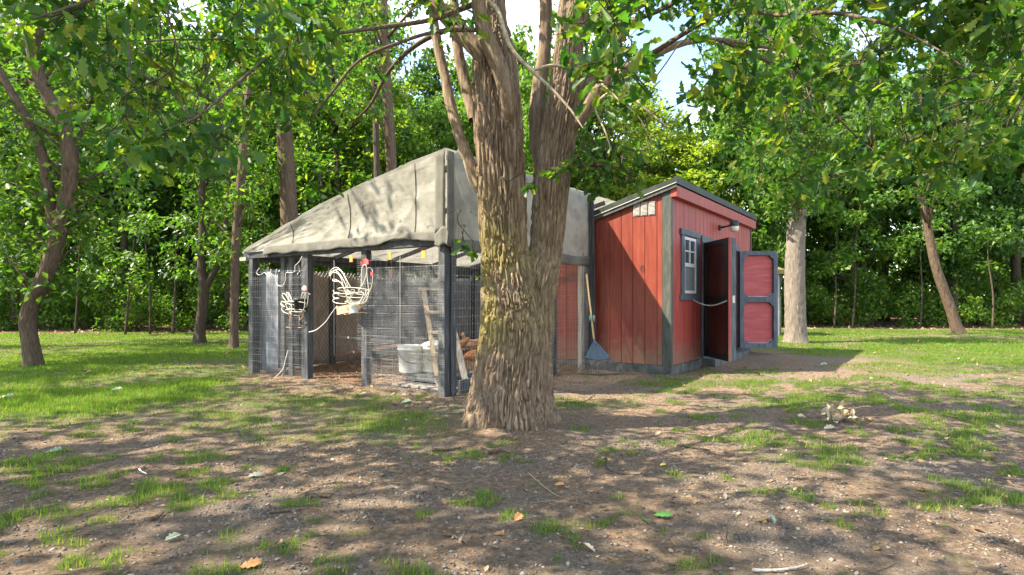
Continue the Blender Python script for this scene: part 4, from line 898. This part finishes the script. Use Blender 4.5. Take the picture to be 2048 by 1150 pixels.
wire_bird('wire_rooster', 'large cream wire rooster with a bright red comb hung on the run', (640, 505), .1174, [
    ('tail_wire', [(520,590),(470,500),(420,400),(360,310),(280,255),(200,280),(152,350),(165,400),(188,360),(240,300),(300,290),(370,350),(420,460),(460,600)], 0, .02),
    ('tail_wire', [(490,600),(430,470),(370,380),(300,312),(230,320),(180,372),(250,340),(330,370),(390,480),(412,610)], -.03, -.01),
    ('tail_wire', [(400,650),(360,540),(280,480),(210,450),(190,478),(240,490),(320,510),(385,610)], .02, .03),
    ('neck_wire', [(690,690),(738,560),(742,380),(752,255),(800,207),(826,260),(832,420),(850,600),(840,760),(770,852),(660,855)], -.04, -.02),
    ('neck_wire', [(600,640),(690,520),(745,350),(768,262),(830,266),(860,350),(848,560),(800,660),(690,840)], .05, .03),
    ('wing_wire', [(330,640),(345,680),(440,690),(330,712),(345,770),(430,780),(330,800),(350,850),(500,872),(590,840),(630,740),(590,650),(500,610)], -.1, -.1),
    ('wing_wire', [(340,640),(360,690),(450,700),(340,730),(430,800),(420,850),(560,860),(640,760),(600,640)], .1, .1),
    ('chest_wire', [(600,660),(650,630),(690,660),(640,760),(560,850)], -.09, -.11), ('chest_wire', [(690,715),(740,670),(780,680),(815,720),(830,640)], -.08, -.04),
    ('rib_wire', [(470,620),(455,740),(490,860),(640,870),(780,840),(835,700)], 0, 0), ('rib_wire', [(540,600),(520,760),(570,870)], -.11, -.02), ('rib_wire', [(650,600),(660,760),(620,870)], .11, .02)],
    [(580,640,250,120,.12), (560,735,230,100,.11), (590,850,150,60,.07)],
    [(700,225),(690,150),(735,165),(730,110),(768,120),(775,88),(800,118),(822,115),(832,195),(770,215)], [(862,345),(880,330),(915,365),(900,405),(872,400)], None, .0049,
    [('leg', [(430,870),(480,985)]), ('leg', [(500,880),(490,985)]), ('leg', [(665,860),(672,985)]), ('leg', [(725,850),(680,970)]), ('perch_bar', [(410,1058),(500,1045),(620,1030),(760,1020)])], 'white_wire', 'comb')
wire_bird('wire_rooster', 'small cream wire rooster with rusty legs hung left of the middle post', (540, 540), .1218, [
    ('tail_wire', [(290,540),(240,480),(200,420),(215,385),(250,400),(300,470),(350,530)], 0, 0), ('tail_wire', [(300,540),(265,440),(248,370),(275,380),(320,460),(352,530)], .02, .02),
    ('tail_wire', [(340,530),(325,450),(315,390),(335,385),(365,450),(392,525)], -.02, -.02), ('tail_wire', [(250,610),(190,560),(185,525),(215,518),(290,560)], 0, 0),
    ('neck_wire', [(420,670),(480,600),(525,480),(545,395),(585,365),(605,400),(590,500),(585,600),(560,660),(500,680)], -.02, -.02), ('neck_wire', [(455,600),(500,540),(530,430),(560,375),(600,380),(632,402),(600,405),(575,580),(480,660)], .03, .03),
    ('wing_wire', [(250,540),(235,560),(265,600),(250,640),(290,690),(350,712),(400,690),(418,630),(400,570),(340,545)], -.06, -.06), ('rib_wire', [(310,560),(330,620),(370,640),(380,600)], -.05, -.05)],
    [(420,545,165,90,.08), (420,665,150,70,.07)],
    [(530,330),(525,290),(560,250),(600,270),(605,325),(570,340)], None, None, .0044,
    [('leg', [(290,680),(310,800),(335,760)]), ('leg', [(345,690),(330,800),(312,940)]), ('leg', [(480,740),(482,860),(478,950)]), ('leg', [(560,680),(520,790),(480,830)]), ('foot', [(262,940),(312,938),(350,968)]), ('foot', [(455,945),(478,950),(525,940)]), ('belly_bar', [(330,690),(360,740),(470,755),(540,700)])], 'white_wire', 'comb_pale')
# black pot in the small rooster's basket
p = plane_pt(540+490*.1218, 540+665*.1218, -.13); t = empty('flower_pot', p, 0, 'black plastic pot sitting in the small wire rooster', 'pot')
MB().lathe([(.0,0), (.06,0), (.078,.14), (.09,.14), (.092,.17), (.083,.17), (.075,.02), (0,.02)], 18, (0,0,0), False).build('pot', M['black'], t)
# wooden box and can below the big rooster
p = plane_pt(676, 622, .05); q_ = plane_pt(722, 612, .05); t = empty('perch_block', p, 0, 'short wooden block on the wire under the large rooster', 'block')
MB().bar((0,0,0), q_-p, .05, .11).build('block', M['raw_wood'], t)
p = plane_pt(708, 626, -.13); t = empty('feed_can', p, 0, 'small shiny metal can under the large wire rooster', 'can')
MB().lathe([(0,0), (.062,0), (.064,.006), (.06,.012), (.06,.1), (.064,.106), (.058,.106), (.056,.02), (0,.02)], 20, (0,0,0), False).build('can', M['white_metal'], t)
# cords
def cord(label, pts, r=.005, mat='white_cord', name='cord'):
    k = smooth_path([tuple(p) for p in pts], 6); o = MB().tube([p-k[0] for p in k], r, 5).build(name, M[mat]); o.location = k[0]; tag(o, label, 'cord'); return o
cord('white cord drooping from the middle post to the large rooster', [plane_pt(u, v, -.09) for u, v in ((618,664), (632,660), (650,645), (662,628), (670,617), (675,612))])
cord('white cord looping across the top of the left bay', [plane_pt(u, v, -.09) for u, v in ((604,513), (598,524), (590,532), (590,540), (585,545), (572,546), (571,560), (566,570), (559,572), (553,566), (552,548), (554,538))], .004)
cord('zigzag wire along the top left of the run', [plane_pt(u, v, -.09) for u, v in ((519,536), (513,545), (518,550), (524,548), (529,545), (535,550), (541,545), (541,538))], .0035)
cord('thin loose wire hanging to the grass below the left bay', [plane_pt(u, v, -.12) for u, v in ((576,702), (572,715), (567,735), (560,745), (550,755), (541,764))], .004)
# hanging perch
p = gRUN(1.9, 2.6); t = empty('perch_swing', p, 0, 'hanging perch with a pale bar over a reddish bar inside the run', 'perch')
a_ = plane_pt(668, 710, 1.3)-p; b_ = plane_pt(800, 690, 1.3)-p; MB().bar(a_, b_, .045, .045).build('perch', M['red_wood'], t)
c_ = plane_pt(671, 673, 1.3)-p; d_ = plane_pt(790, 683, 1.3)-p; MB().bar(c_, d_, .03, .03).build('perch', M['grey_board'], t)
for k in (0, 1): e_ = (a_, b_)[k]; MB().tube([e_, Vector((e_.x, e_.y, 1.85))], .006, 5).build('rope', M['white_cord'], t)
# buckets on a low crate
def bucket(u, v, Yd, r, h, z, label, mat, lid):
    p = W(u, v, Yd); p.z = z; t = empty('bucket', p, 0.4, label, 'bucket')
    MB().lathe([(0,0), (r*.84,0), (r*.86,.01), (r*.97,h*.82), (r*1.04,h*.82), (r*1.04,h*.87), (r*.98,h*.88), (r*1.0,h), (r*1.03,h), (r*1.03,h-.012), (r*.95,h*.9), (r*.8,.04), (0,.04)], 32, (0,0,0), False).build('body', M[mat], t)
    MB().tube([(r*1.03*math.cos(a), -r*1.03*abs(math.sin(a))*1.02-.004, h*.84-.17*math.sin(a)) for a in np.linspace(0, math.pi, 15)], .006, 5).build('bail', M['black'], t)
    if lid: MB().lathe([(r*1.0,h*.97), (r*.9,h*1.03), (r*.3,h*1.12), (0,h*1.13)], 24, (0,0,0), False).build('lid', M['bucket'], t)
    return t
bucket(820, 0, 7.95, .165, .36, .19, 'white plastic bucket, open topped, standing left on the crate in the run', 'bucket', False)
bucket(866, 0, 7.98, .15, .37, .19, 'yellowed white bucket with a domed lid behind the roost ladder', 'bucket_pale', True)
t = empty('crate', RUN(.55, .35, 0), ROT, 'low dark slatted crate carrying the two buckets', 'crate')
for z in (.015, .10): 
    MB().box(-.28, .42, -.12, .62, z, z+.05, .006).build('rail', M['grey_wood'], t)
for k in range(6): MB().box(-.28+k*.12, -.19+k*.12, -.13, .63, .155, .185, .003).build('slat', M['grey_wood'], t)
t = empty('pallet', RUN(.12, .1, 0), ROT, 'weathered pallet boards lying inside the near corner of the run', 'pallet')
for k in range(6): MB().box(.0, 1.5, .0+k*.17, .13+k*.17, .03, .055, .003).build('board', M['weathered'], t)
for k in range(3): MB().box(.05+k*.65, .13+k*.65, 0, 1.0, -.02, .029).build('bearer', M['weathered'], t)
# roost ladder
p = W(878, 770, 7.55); p.z = .02; t = empty('roost_ladder', p, 0, 'homemade roost ladder, one rail with short wooden steps', 'ladder')
top = W(847, 576, 7.9)-p; MB().bar((0,0,0), top, .06, .035, (0,1,0)).build('rail', M['raw_wood'], t)
for f_, w0, w1 in ((.99,-.07,.2), (.75,-.03,.17), (.545,0,.16), (.34,.0,.15)):
    b_ = top*f_; MB().box(b_.x+w0, b_.x+w1+.03, b_.y-.06, b_.y+.05, b_.z-.015, b_.z+.02, .004).build('step', M['raw_wood'], t)
p = W(936, 775, 7.55); p.z = .0; o = MB().bar((0,0,0), W(903, 642, 7.75)-p, .08, .025, (0,1,0)).build('plank', M['weathered']); o.location = p
tag(o, 'weathered plank leaning inside the wire just left of the oak trunk', 'plank')
# hens
def hen(u, v, Yd, yaw, sc_, label, mat, down=False):
    p = W(u, v, Yd); t = empty('hen', (p.x, p.y, gz(p.x, p.y)), yaw, label, 'hen', None); t.scale = (sc_,)*3
    spine = [(-.27,.40,.012,.02), (-.235,.385,.03,.045), (-.18,.34,.05,.06), (-.10,.285,.085,.085), (0,.255,.105,.105), (.08,.262,.1,.105), (.135,.30,.075,.085), (.165,.36,.045,.055), (.18,.42,.033,.036), (.195,.455,.032,.036), (.215,.462,.024,.028), (.236,.458,.008,.01)]
    if down: spine = spine[:5] + [(.08,.25,.098,.1), (.15,.245,.07,.075), (.21,.215,.045,.05), (.26,.17,.034,.036), (.285,.145,.03,.034), (.303,.13,.02,.024), (.315,.115,.008,.01)]
    k = smooth_path(spine, 4); vs_ = []; n_ = 14; m_ = len(k); D_ = np.gradient(k[:, :2], axis=0)
    for i in range(m_):
        d_ = Vector((D_[i][0], 0, D_[i][1])).normalized(); up = Vector((-d_.z, 0, d_.x))
        for j in range(n_):
            a = 2*math.pi*j/n_; q_ = Vector((k[i][0], 0, k[i][1])) + up*(k[i][3]*math.cos(a)) + Vector((0,1,0))*(k[i][2]*math.sin(a)); vs_.append(q_)
    fs = [(i*n_+j, i*n_+(j+1) % n_, (i+1)*n_+(j+1) % n_, (i+1)*n_+j) for i in range(m_-1) for j in range(n_)] + [tuple(range(n_)), tuple((m_-1)*n_+j for j in range(n_-1, -1, -1))]
    MB().add(vs_, fs, True).build('body', M[mat], t)
    for s_ in (-1, 1):
        MB().add([(.10,s_*.085,.33), (.12,s_*.112,.26), (.0,s_*.122,.215), (-.13,s_*.10,.25), (-.19,s_*.07,.32), (-.05,s_*.1,.34), (-.03,s_*.128,.28)], [(0,1,6), (1,2,6), (2,3,6), (3,4,6), (4,5,6), (5,0,6)], True).build('wing', M[mat], t)
        MB().tube([(.01,s_*.045,.2), (.0,s_*.045,.1), (.01,s_*.045,.012), (.06,s_*.05,.006)], [.02,.011,.009,.006], 6).build('leg', M['hen_leg'], t)
        MB().tube([(.01,s_*.045,.01), (.045,s_*.085,.006)], [.007,.004], 5).build('toe', M['hen_leg'], t)
    hx, hz = (.3, .14) if down else (.21, .46)
    dx, dz = (.55, -.83) if down else (1, -.1)
    MB().tube([(hx+dx*.02,0,hz+dz*.02), (hx+dx*.055,0,hz+dz*.055)], [.012,.001], 6).build('beak', M['hen_leg'], t)
    cb = [(-.03,.025), (-.035,.05), (-.015,.042), (-.01,.062), (.008,.045), (.02,.055), (.024,.022)]
    MB().add([(hx+x-.005, yy_, hz+z) for yy_ in (-.005, .005) for x, z in cb], [tuple(range(7)), tuple(range(13, 6, -1))] + [(i, i+7, (i+1) % 7+7, (i+1) % 7) for i in range(7)]).build('comb', M['comb'], t)
    MB().tube([(hx+.012,0,hz-.02), (hx+.01,0,hz-.05)], [.008,.012], 6).build('wattle', M['comb'], t)
    return t
hen(914, 0, 11.6, 2.9, .95, 'brown hen with pale tail feathers seen just right of the corner post', 'hen')
hen(944, 0, 12.0, 3.0, .95, 'pale buff hen facing left against the dark screen', 'hen_pale')
hen(955, 0, 9.7, 3.3, .95, 'bright ginger hen half hidden by the oak trunk', 'hen', True)
hen(874, 0, 9.3, .2, 1.0, 'golden brown hen behind the lidded bucket', 'hen')

# ------------------------------------------------------------------ leaf rake leaning by the shed
tipL, tipR = W(1154, 748, 9.1), W(1246, 744, 9.3); apex = W(1188, 678, 9.3); topp = W(1173, 548, 9.72)
tipL.z = gz(tipL.x, tipL.y)+.025; tipR.z = gz(tipR.x, tipR.y)+.025; base = (tipL+tipR)/2; base.z = 0
rk = empty('leaf_rake', base, 0, 'fan leaf rake with wooden handle leaning against the shed wall', 'rake')
MB().tube([apex-base+Vector((.005,0,-.06)), topp-base], [.016, .014], 10).build('handle', M['handle'], rk)
ax_ = (topp-apex).normalized(); gp = apex-base+ax_*.29; MB().tube([gp+Vector((.03,-.01,0)), gp+Vector((.03,-.01,.10))], .016, 8).build('clip', M['teal'], rk); MB().tube([gp+Vector((-.03,0,0)), gp+Vector((-.03,0,.10))], .014, 8).build('clip', M['teal'], rk)
nT = 26; fan = []
for k in range(nT):
    f_ = k/(nT-1); tip = tipL.lerp(tipR, f_)-base; tip.y -= .10*math.sin(f_*math.pi); A_ = apex-base
    b_ = A_.lerp(tip, .56+.05*math.sin(f_*math.pi)); fan.append((A_, b_, tip))
mb = MB(); nrm = Vector((0,-1,.25)).normalized()
vs_ = [fan[0][0]+nrm*.01] + [b_+nrm*.012 for _, b_, _ in fan] + [fan[0][0]-nrm*.01] + [b_-nrm*.003 for _, b_, _ in fan]
fs = [(0, i+1, i+2) for i in range(nT-1)] + [(nT+1, nT+3+i, nT+2+i) for i in range(nT-1)] + [(i+1, nT+2+i, nT+3+i, i+2) for i in range(nT-1)]
mb.add(vs_, fs).build('fan_plate', M['rake'], rk)
for k, (A_, b_, tip) in enumerate(fan): MB().tube([b_.lerp(A_, .08), b_.lerp(tip, .9), tip+Vector((0,-.04,-.005))], [.0062, .006, .0058], 5).build('tine', M['rake_tine'], rk)
for f_ in (.2, .38, .5, .62, .8):
    k = int(f_*(nT-1)); A_, b_, tip = fan[k]; MB().tube([A_.lerp(b_, .22)+nrm*.013, A_.lerp(b_, .95)+nrm*.014], .004, 4).build('rib', M['rake_tine'], rk)
MB().tube([fan[15][1].lerp(fan[15][2], .75)+nrm*.01, fan[20][1].lerp(fan[20][2], .55)+nrm*.01, fan[25][1].lerp(fan[25][2], .45)+nrm*.01], .005, 5).build('brace', M['rake_tine'], rk)

# ------------------------------------------------------------------ grey outbuilding behind the doors
gb = G(1553, 672); ob = empty('outbuilding', (gb.x-.95, gb.y, gz(gb.x, gb.y)), 0, 'small weathered grey board outbuilding with a mossy roof, behind the open doors', 'outbuilding')
MB().box(-.9, 1.06, .03, 1.4, 0, 2.0).build('wall', M['grey_board'], ob)
for k in range(9): MB().box(-.9+k*.218, -.9+k*.218+.206, 0, .028, -.03, 2.0, .004).build('wall_board', M['grey_board'], ob)
MB().box(1.062, 1.10, -.01, 1.4, -.02, 2.0, .004).build('corner_board', M['trim'], ob)
MB().add([(-1.05,-.12,1.98), (1.2,-.12,1.98), (1.2,1.55,2.3), (-1.05,1.55,2.3), (-1.05,-.12,2.12), (1.2,-.12,2.12), (1.2,1.55,2.44), (-1.05,1.55,2.44)], [(3,2,1,0), (4,5,6,7), (0,1,5,4), (1,2,6,5), (2,3,7,6), (3,0,4,7)]).build('roof', M['moss_roof'], ob)

# ------------------------------------------------------------------ grass, pebbles, litter
def blades(n, x0, x1, y0, y1, wd, hmin, hmax, thresh_pow=1.0, seed=0):
    r_ = np.random.default_rng(seed); x = r_.uniform(x0, x1, n); y = r_.uniform(y0, y1, n)
    vis = np.abs(x) < (.9*y+.6); d = grass_d(x, y); keep = vis & (r_.random(n) < d**thresh_pow); x = x[keep]; y = y[keep]; d = d[keep]; m_ = len(x)
    h = r_.uniform(hmin, hmax, m_)*(.5+.5*d); a = r_.uniform(0, 2*math.pi, m_); l = np.abs(r_.normal(0, .45, m_)); b = r_.uniform(0, 2*math.pi, m_); z = gh(x, y)-.004
    wv = wd*r_.uniform(.6, 1.3, m_); c, s = np.cos(a)*wv/2, np.sin(a)*wv/2
    V = np.stack([np.stack([x-c, y-s, z], -1), np.stack([x+c, y+s, z], -1), np.stack([x+np.cos(b)*h*l, y+np.sin(b)*h*l, z+h], -1)], 1)
    return V.reshape(-1, 3)
Vg = np.concatenate([blades(150000, -4.2, 4.2, 2.0, 4.6, .005, .015, .07, 1.9, 1), blades(230000, -8, 8, 4.6, 8.6, .0065, .02, .07, 1.2, 2),
                     blades(380000, -14, 14, 8.6, 15, .010, .02, .055, 1, 3), blades(230000, -22, 24, 15, 24, .018, .025, .06, 1, 4)])
nf = len(Vg)//3
tag(link('grass', np_mesh('grass', Vg, np.arange(nf*3), np.arange(nf)*3), M['grass']), 'short green grass of the lawns and the tufts in the dirt', 'grass', kind='stuff')
def spots(n, x0, x1, y0, y1, f=None, seed=0):
    r_ = np.random.default_rng(seed); x = r_.uniform(x0, x1, n); y = y0+(y1-y0)*r_.random(n)**1.2
    k = np.abs(x) < (.9*y+.5)
    if f is not None: k &= r_.random(n) < f(x, y)
    return x[k], y[k]
T_OCT = np.array([(1,0,0), (-1,0,0), (0,1,0), (0,-1,0), (0,0,.7), (0,0,-.7)]); P_OCT = [(0,2,4), (2,1,4), (1,3,4), (3,0,4), (2,0,5), (1,2,5), (3,1,5), (0,3,5)]
x, y = spots(78000, -7, 7, 1.9, 10, lambda x, y: np.clip(1-grass_d(x, y)*1.2, 0, 1)*np.clip((fbm(x*1.3, y*1.3, 0, 91)-.3)*2.6, .12, 1)*~in_coop(x, y), 51); n = len(x)
xb, yb = spots(30000, -4.5, 4.5, 1.9, 5, lambda x, y: np.clip(1-grass_d(x, y)*1.2, 0, 1)*np.clip((fbm(x*1.7, y*1.7, 0, 93)-.3)*2.6, .1, 1), 58); x = np.concatenate([x, xb]); y = np.concatenate([y, yb]); n = len(x)
sz = np.minimum(.0035+rng.exponential(.0034, n), .016); Sc = np.stack([sz*rng.uniform(.8, 1.3, n), sz, sz*rng.uniform(.5, .9, n)], -1)
tag(link('gravel', scatter_mesh('gravel', T_OCT, P_OCT, np.stack([x, y, gh(x, y)+sz*.12], -1), rot_mats(n, .4), Sc), M['pebble']), 'small grey stones and grit strewn over the dirt', 'gravel', kind='stuff')
T_DRY = np.array([(0,0,0), (.3,.22,.12), (.7,.24,.05), (1,0,.12), (.7,-.24,.16), (.3,-.2,.03), (.5,0,-.02)]); P_DRY = [(0,6,1), (1,6,2), (2,6,3), (3,6,4), (4,6,5), (5,6,0)]
x5, y5 = spots(2600, -16, 18, 8, 21, lambda x, y: np.clip(grass_d(x, y), 0, 1)*.7, 59)
x1, y1 = spots(11000, -7, 8, 2, 11, lambda x, y: .35+.5*(fbm(x*1.1, y*1.1, 0, 95) > .52), 52)
x2, y2 = spots(16000, -24, 28, 17, 27, lambda x, y: np.clip(litter_d(x, y), 0, 1)*(~in_coop(x, y)), 53)
x3, y3 = spots(9000, -5, 2, 6.8, 14, lambda x, y: in_coop(x, y)*.8, 54)
x4, y4 = spots(1500, -3, 1, 5.6, 8.5, lambda x, y: .8*blob(x, y, -1.1, 6.9, 1.6, .35, -.6), 55)
x = np.concatenate([x1, x2, x3, x4, x5]); y = np.concatenate([y1, y2, y3, y4, y5]); n = len(x)
size = np.concatenate([np.minimum(.07, .012+rng.exponential(.012, len(x1))), rng.uniform(.07, .15, len(x2)), rng.uniform(.02, .055, len(x3)), rng.uniform(.025, .07, len(x4)), rng.uniform(.04, .1, len(x5))])
tag(link('leaf_litter', scatter_mesh('leaf_litter', T_DRY, P_DRY, np.stack([x, y, gh(x, y)+.006], -1), rot_mats(n, .35), size), M['litter']), 'dry brown leaf litter scattered on the ground', 'leaf litter', kind='stuff')
T_TW = np.array([(-.5,0,0), (-.1,.03,.012), (.5,-.04,0), (-.5,.0,.02), (-.1,.03,.036), (.5,-.04,.012), (-.5,.022,.0), (-.1,.055,.012), (.5,-.022,0)]); P_TW = [(0,1,4,3), (1,2,5,4), (3,4,7,6), (4,5,8,7), (6,7,1,0), (7,8,2,1)]
x, y = spots(1900, -6, 7, 2, 9.5, lambda x, y: ~in_coop(x, y)*.9, 56); n = len(x)
tag(link('twig_litter', scatter_mesh('twig_litter', T_TW, P_TW, np.stack([x, y, gh(x, y)+.004], -1), rot_mats(n, .06), rng.uniform(.05, .17, n)), M['twig']), 'bits of fine twig lying over the dirt', 'twigs', kind='stuff')

# ------------------------------------------------------------------ single fallen sticks, leaves and the dried leaf clump
def stick(label, pts, r, mat='bark', fork=None):
    P3 = [on_ground(u, v)+Vector((0,0,r*.8+.004)) for u, v in pts]; o0 = P3[0].copy()
    k = smooth_path([tuple(p-o0) for p in P3], 5); m_ = len(k)
    mb = MB().tube(k, list(np.linspace(r, r*.45, m_)), 7)
    if fork:
        f3 = [on_ground(u, v)+Vector((0,0,r+.01))-o0 for u, v in fork]; mb.tube(f3, list(np.linspace(r*.6, r*.3, len(f3))), 5)
    o = mb.build('fallen_stick', M[mat]); o.location = o0; tag(o, label, 'stick', None); return o
stick('thick dark stick lying left in front of the oak', [(865,899), (895,896), (922,893)], .014, 'bark_dark')
stick('short dark stick directly below the oak trunk', [(978,906), (995,903), (1012,902)], .011, 'bark_dark')
stick('upturned thin branch right of the oak foot', [(1130,807), (1155,806), (1175,800), (1190,788)], .007, 'bark_dark')
stick('long crooked twig right of centre in the dirt', [(1210,912), (1215,935), (1245,946), (1290,950), (1332,960)], .006, 'bark_dark', [(1290,950), (1300,930)])
stick('thin pale straw stalk slanting below the oak', [(1056,938), (1080,960), (1105,978), (1125,992)], .003, 'raw_wood')
stick('bent grey twig lying low in the middle foreground', [(885,1075), (905,1078), (920,1088), (935,1102)], .007)
stick('long bare stick across the left foreground dirt', [(540,1022), (575,1020), (610,1018), (638,1018)], .008)
stick('dark stub of stick beside a tuft at left', [(638,990), (650,992), (662,994)], .014, 'bark_dark')
stick('pale twig along the bottom edge at right', [(1505,1138), (1550,1138), (1590,1136), (1612,1132)], .008, 'weathered')
stick('curved pale twig in the dirt at left centre', [(278,935), (284,942), (294,946)], .006, 'white_cord')
stick('dark stick in the gravel right of the oak', [(1350,888), (1385,893), (1420,900)], .011, 'bark_dark')
stick('slim stick behind the dried leaf clump', [(1652,794), (1672,796), (1690,799)], .010, 'bark_dark')
stick('broken stick among weeds at lower left', [(300,1044), (315,1038), (327,1028)], .011)
LM = {'pale': noise_mat('pale_leaf', [(.19,.22,.15), (.31,.34,.26)], 20, rough=.6), 'green': noise_mat('fresh_leaf', [(.06,.17,.03), (.1,.24,.05)], 12, rough=.45), 'orange': noise_mat('orange_leaf', [(.42,.17,.06), (.55,.28,.12)], 14, rough=.7),
      'tan': noise_mat('tan_leaf', [(.38,.3,.19), (.5,.42,.3)], 14, rough=.75), 'yellow': noise_mat('yellow_leaf', [(.5,.4,.05), (.6,.5,.12)], 14, rough=.6)}
def fallen(label, u, v, ln, yaw, col, tilt=.15):
    me_ = bpy.data.meshes.new('fallen_leaf'); T = T_OAK.copy(); T[:, 0] -= .5; T[:, 1] *= 1.25; T *= ln*.78
    me_.from_pydata([tuple(p) for p in T], [], [tuple(p) for p in P_OAK]); p = on_ground(u, v)
    o = link('fallen_leaf', me_, LM[col]); o.location = p+Vector((0,0,.015)); o.rotation_euler = (tilt, -tilt*.6, yaw); tag(o, label, 'leaf')
fallen('large pale oak leaf lying underside up at left foreground', 510, 950, .13, .5, 'pale')
fallen('small pale leaf near the bottom at left', 345, 1082, .10, 1.1, 'pale')
fallen('white looking leaf on the dirt at far left', 107, 905, .15, .2, 'pale', .3)
fallen('green oak leaf fallen right of centre foreground', 1325, 1032, .13, -.3, 'green')
fallen('second green leaf curled beside the larger green one', 1288, 1038, .10, 2.2, 'green', .5)
fallen('pale green leaf standing on edge in the right foreground', 1545, 1042, .10, 1.4, 'pale', .7)
fallen('orange brown oak leaf on the dirt below the oak', 1119, 965, .09, .2, 'orange')
fallen('orange curled leaf low in the middle foreground', 1036, 1042, .09, 1, 'orange', .5)
fallen('bright yellow leaf in the dirt right of the oak', 1326, 932, .07, .4, 'yellow')
fallen('brown leaf beside a tuft at bottom left', 500, 1138, .12, .1, 'orange', .3)
fallen('tan leaf in the dirt at the lower centre right', 1178, 1100, .11, 2.2, 'tan', .4)
fallen('pale torn leaf in front of the near corner of the run', 812, 803, .15, .3, 'pale', .3)
fallen('pale leaf spray on the grass at left', 232, 779, .2, .5, 'pale', .25)
fallen('pale leaf on the lawn at the far left edge', 12, 792, .22, .2, 'pale', .25)
fallen('pale leaf on the gravel beyond the shed doors', 1648, 730, .2, .3, 'pale', .3)
fallen('tan leaf near the dried leaf clump', 1658, 854, .14, .1, 'tan', .3)
p = on_ground(1684, 838); t = empty('leaf_clump', p, 0, 'clump of curled dried leaves lying in the gravel at right', 'leaf clump')
for k in range(46):
    me_ = bpy.data.meshes.new('dry_leaf'); T = T_DRY.copy()*[1, 1, 2.2]; ln = random.uniform(.07, .13); T *= ln
    me_.from_pydata([tuple(q_) for q_ in T], [], P_DRY); o = link('dry_leaf', me_, LM['tan'] if k % 3 else M['litter'], t); dx = random.gauss(0, .11)
    o.location = (dx, random.gauss(0, .06), .015+abs(random.gauss(0, .05))*max(.2, 1-abs(dx)*4)); o.rotation_euler = (random.uniform(-1.3, 1.3), random.uniform(-1.3, 1.3), random.uniform(0, 6.3))
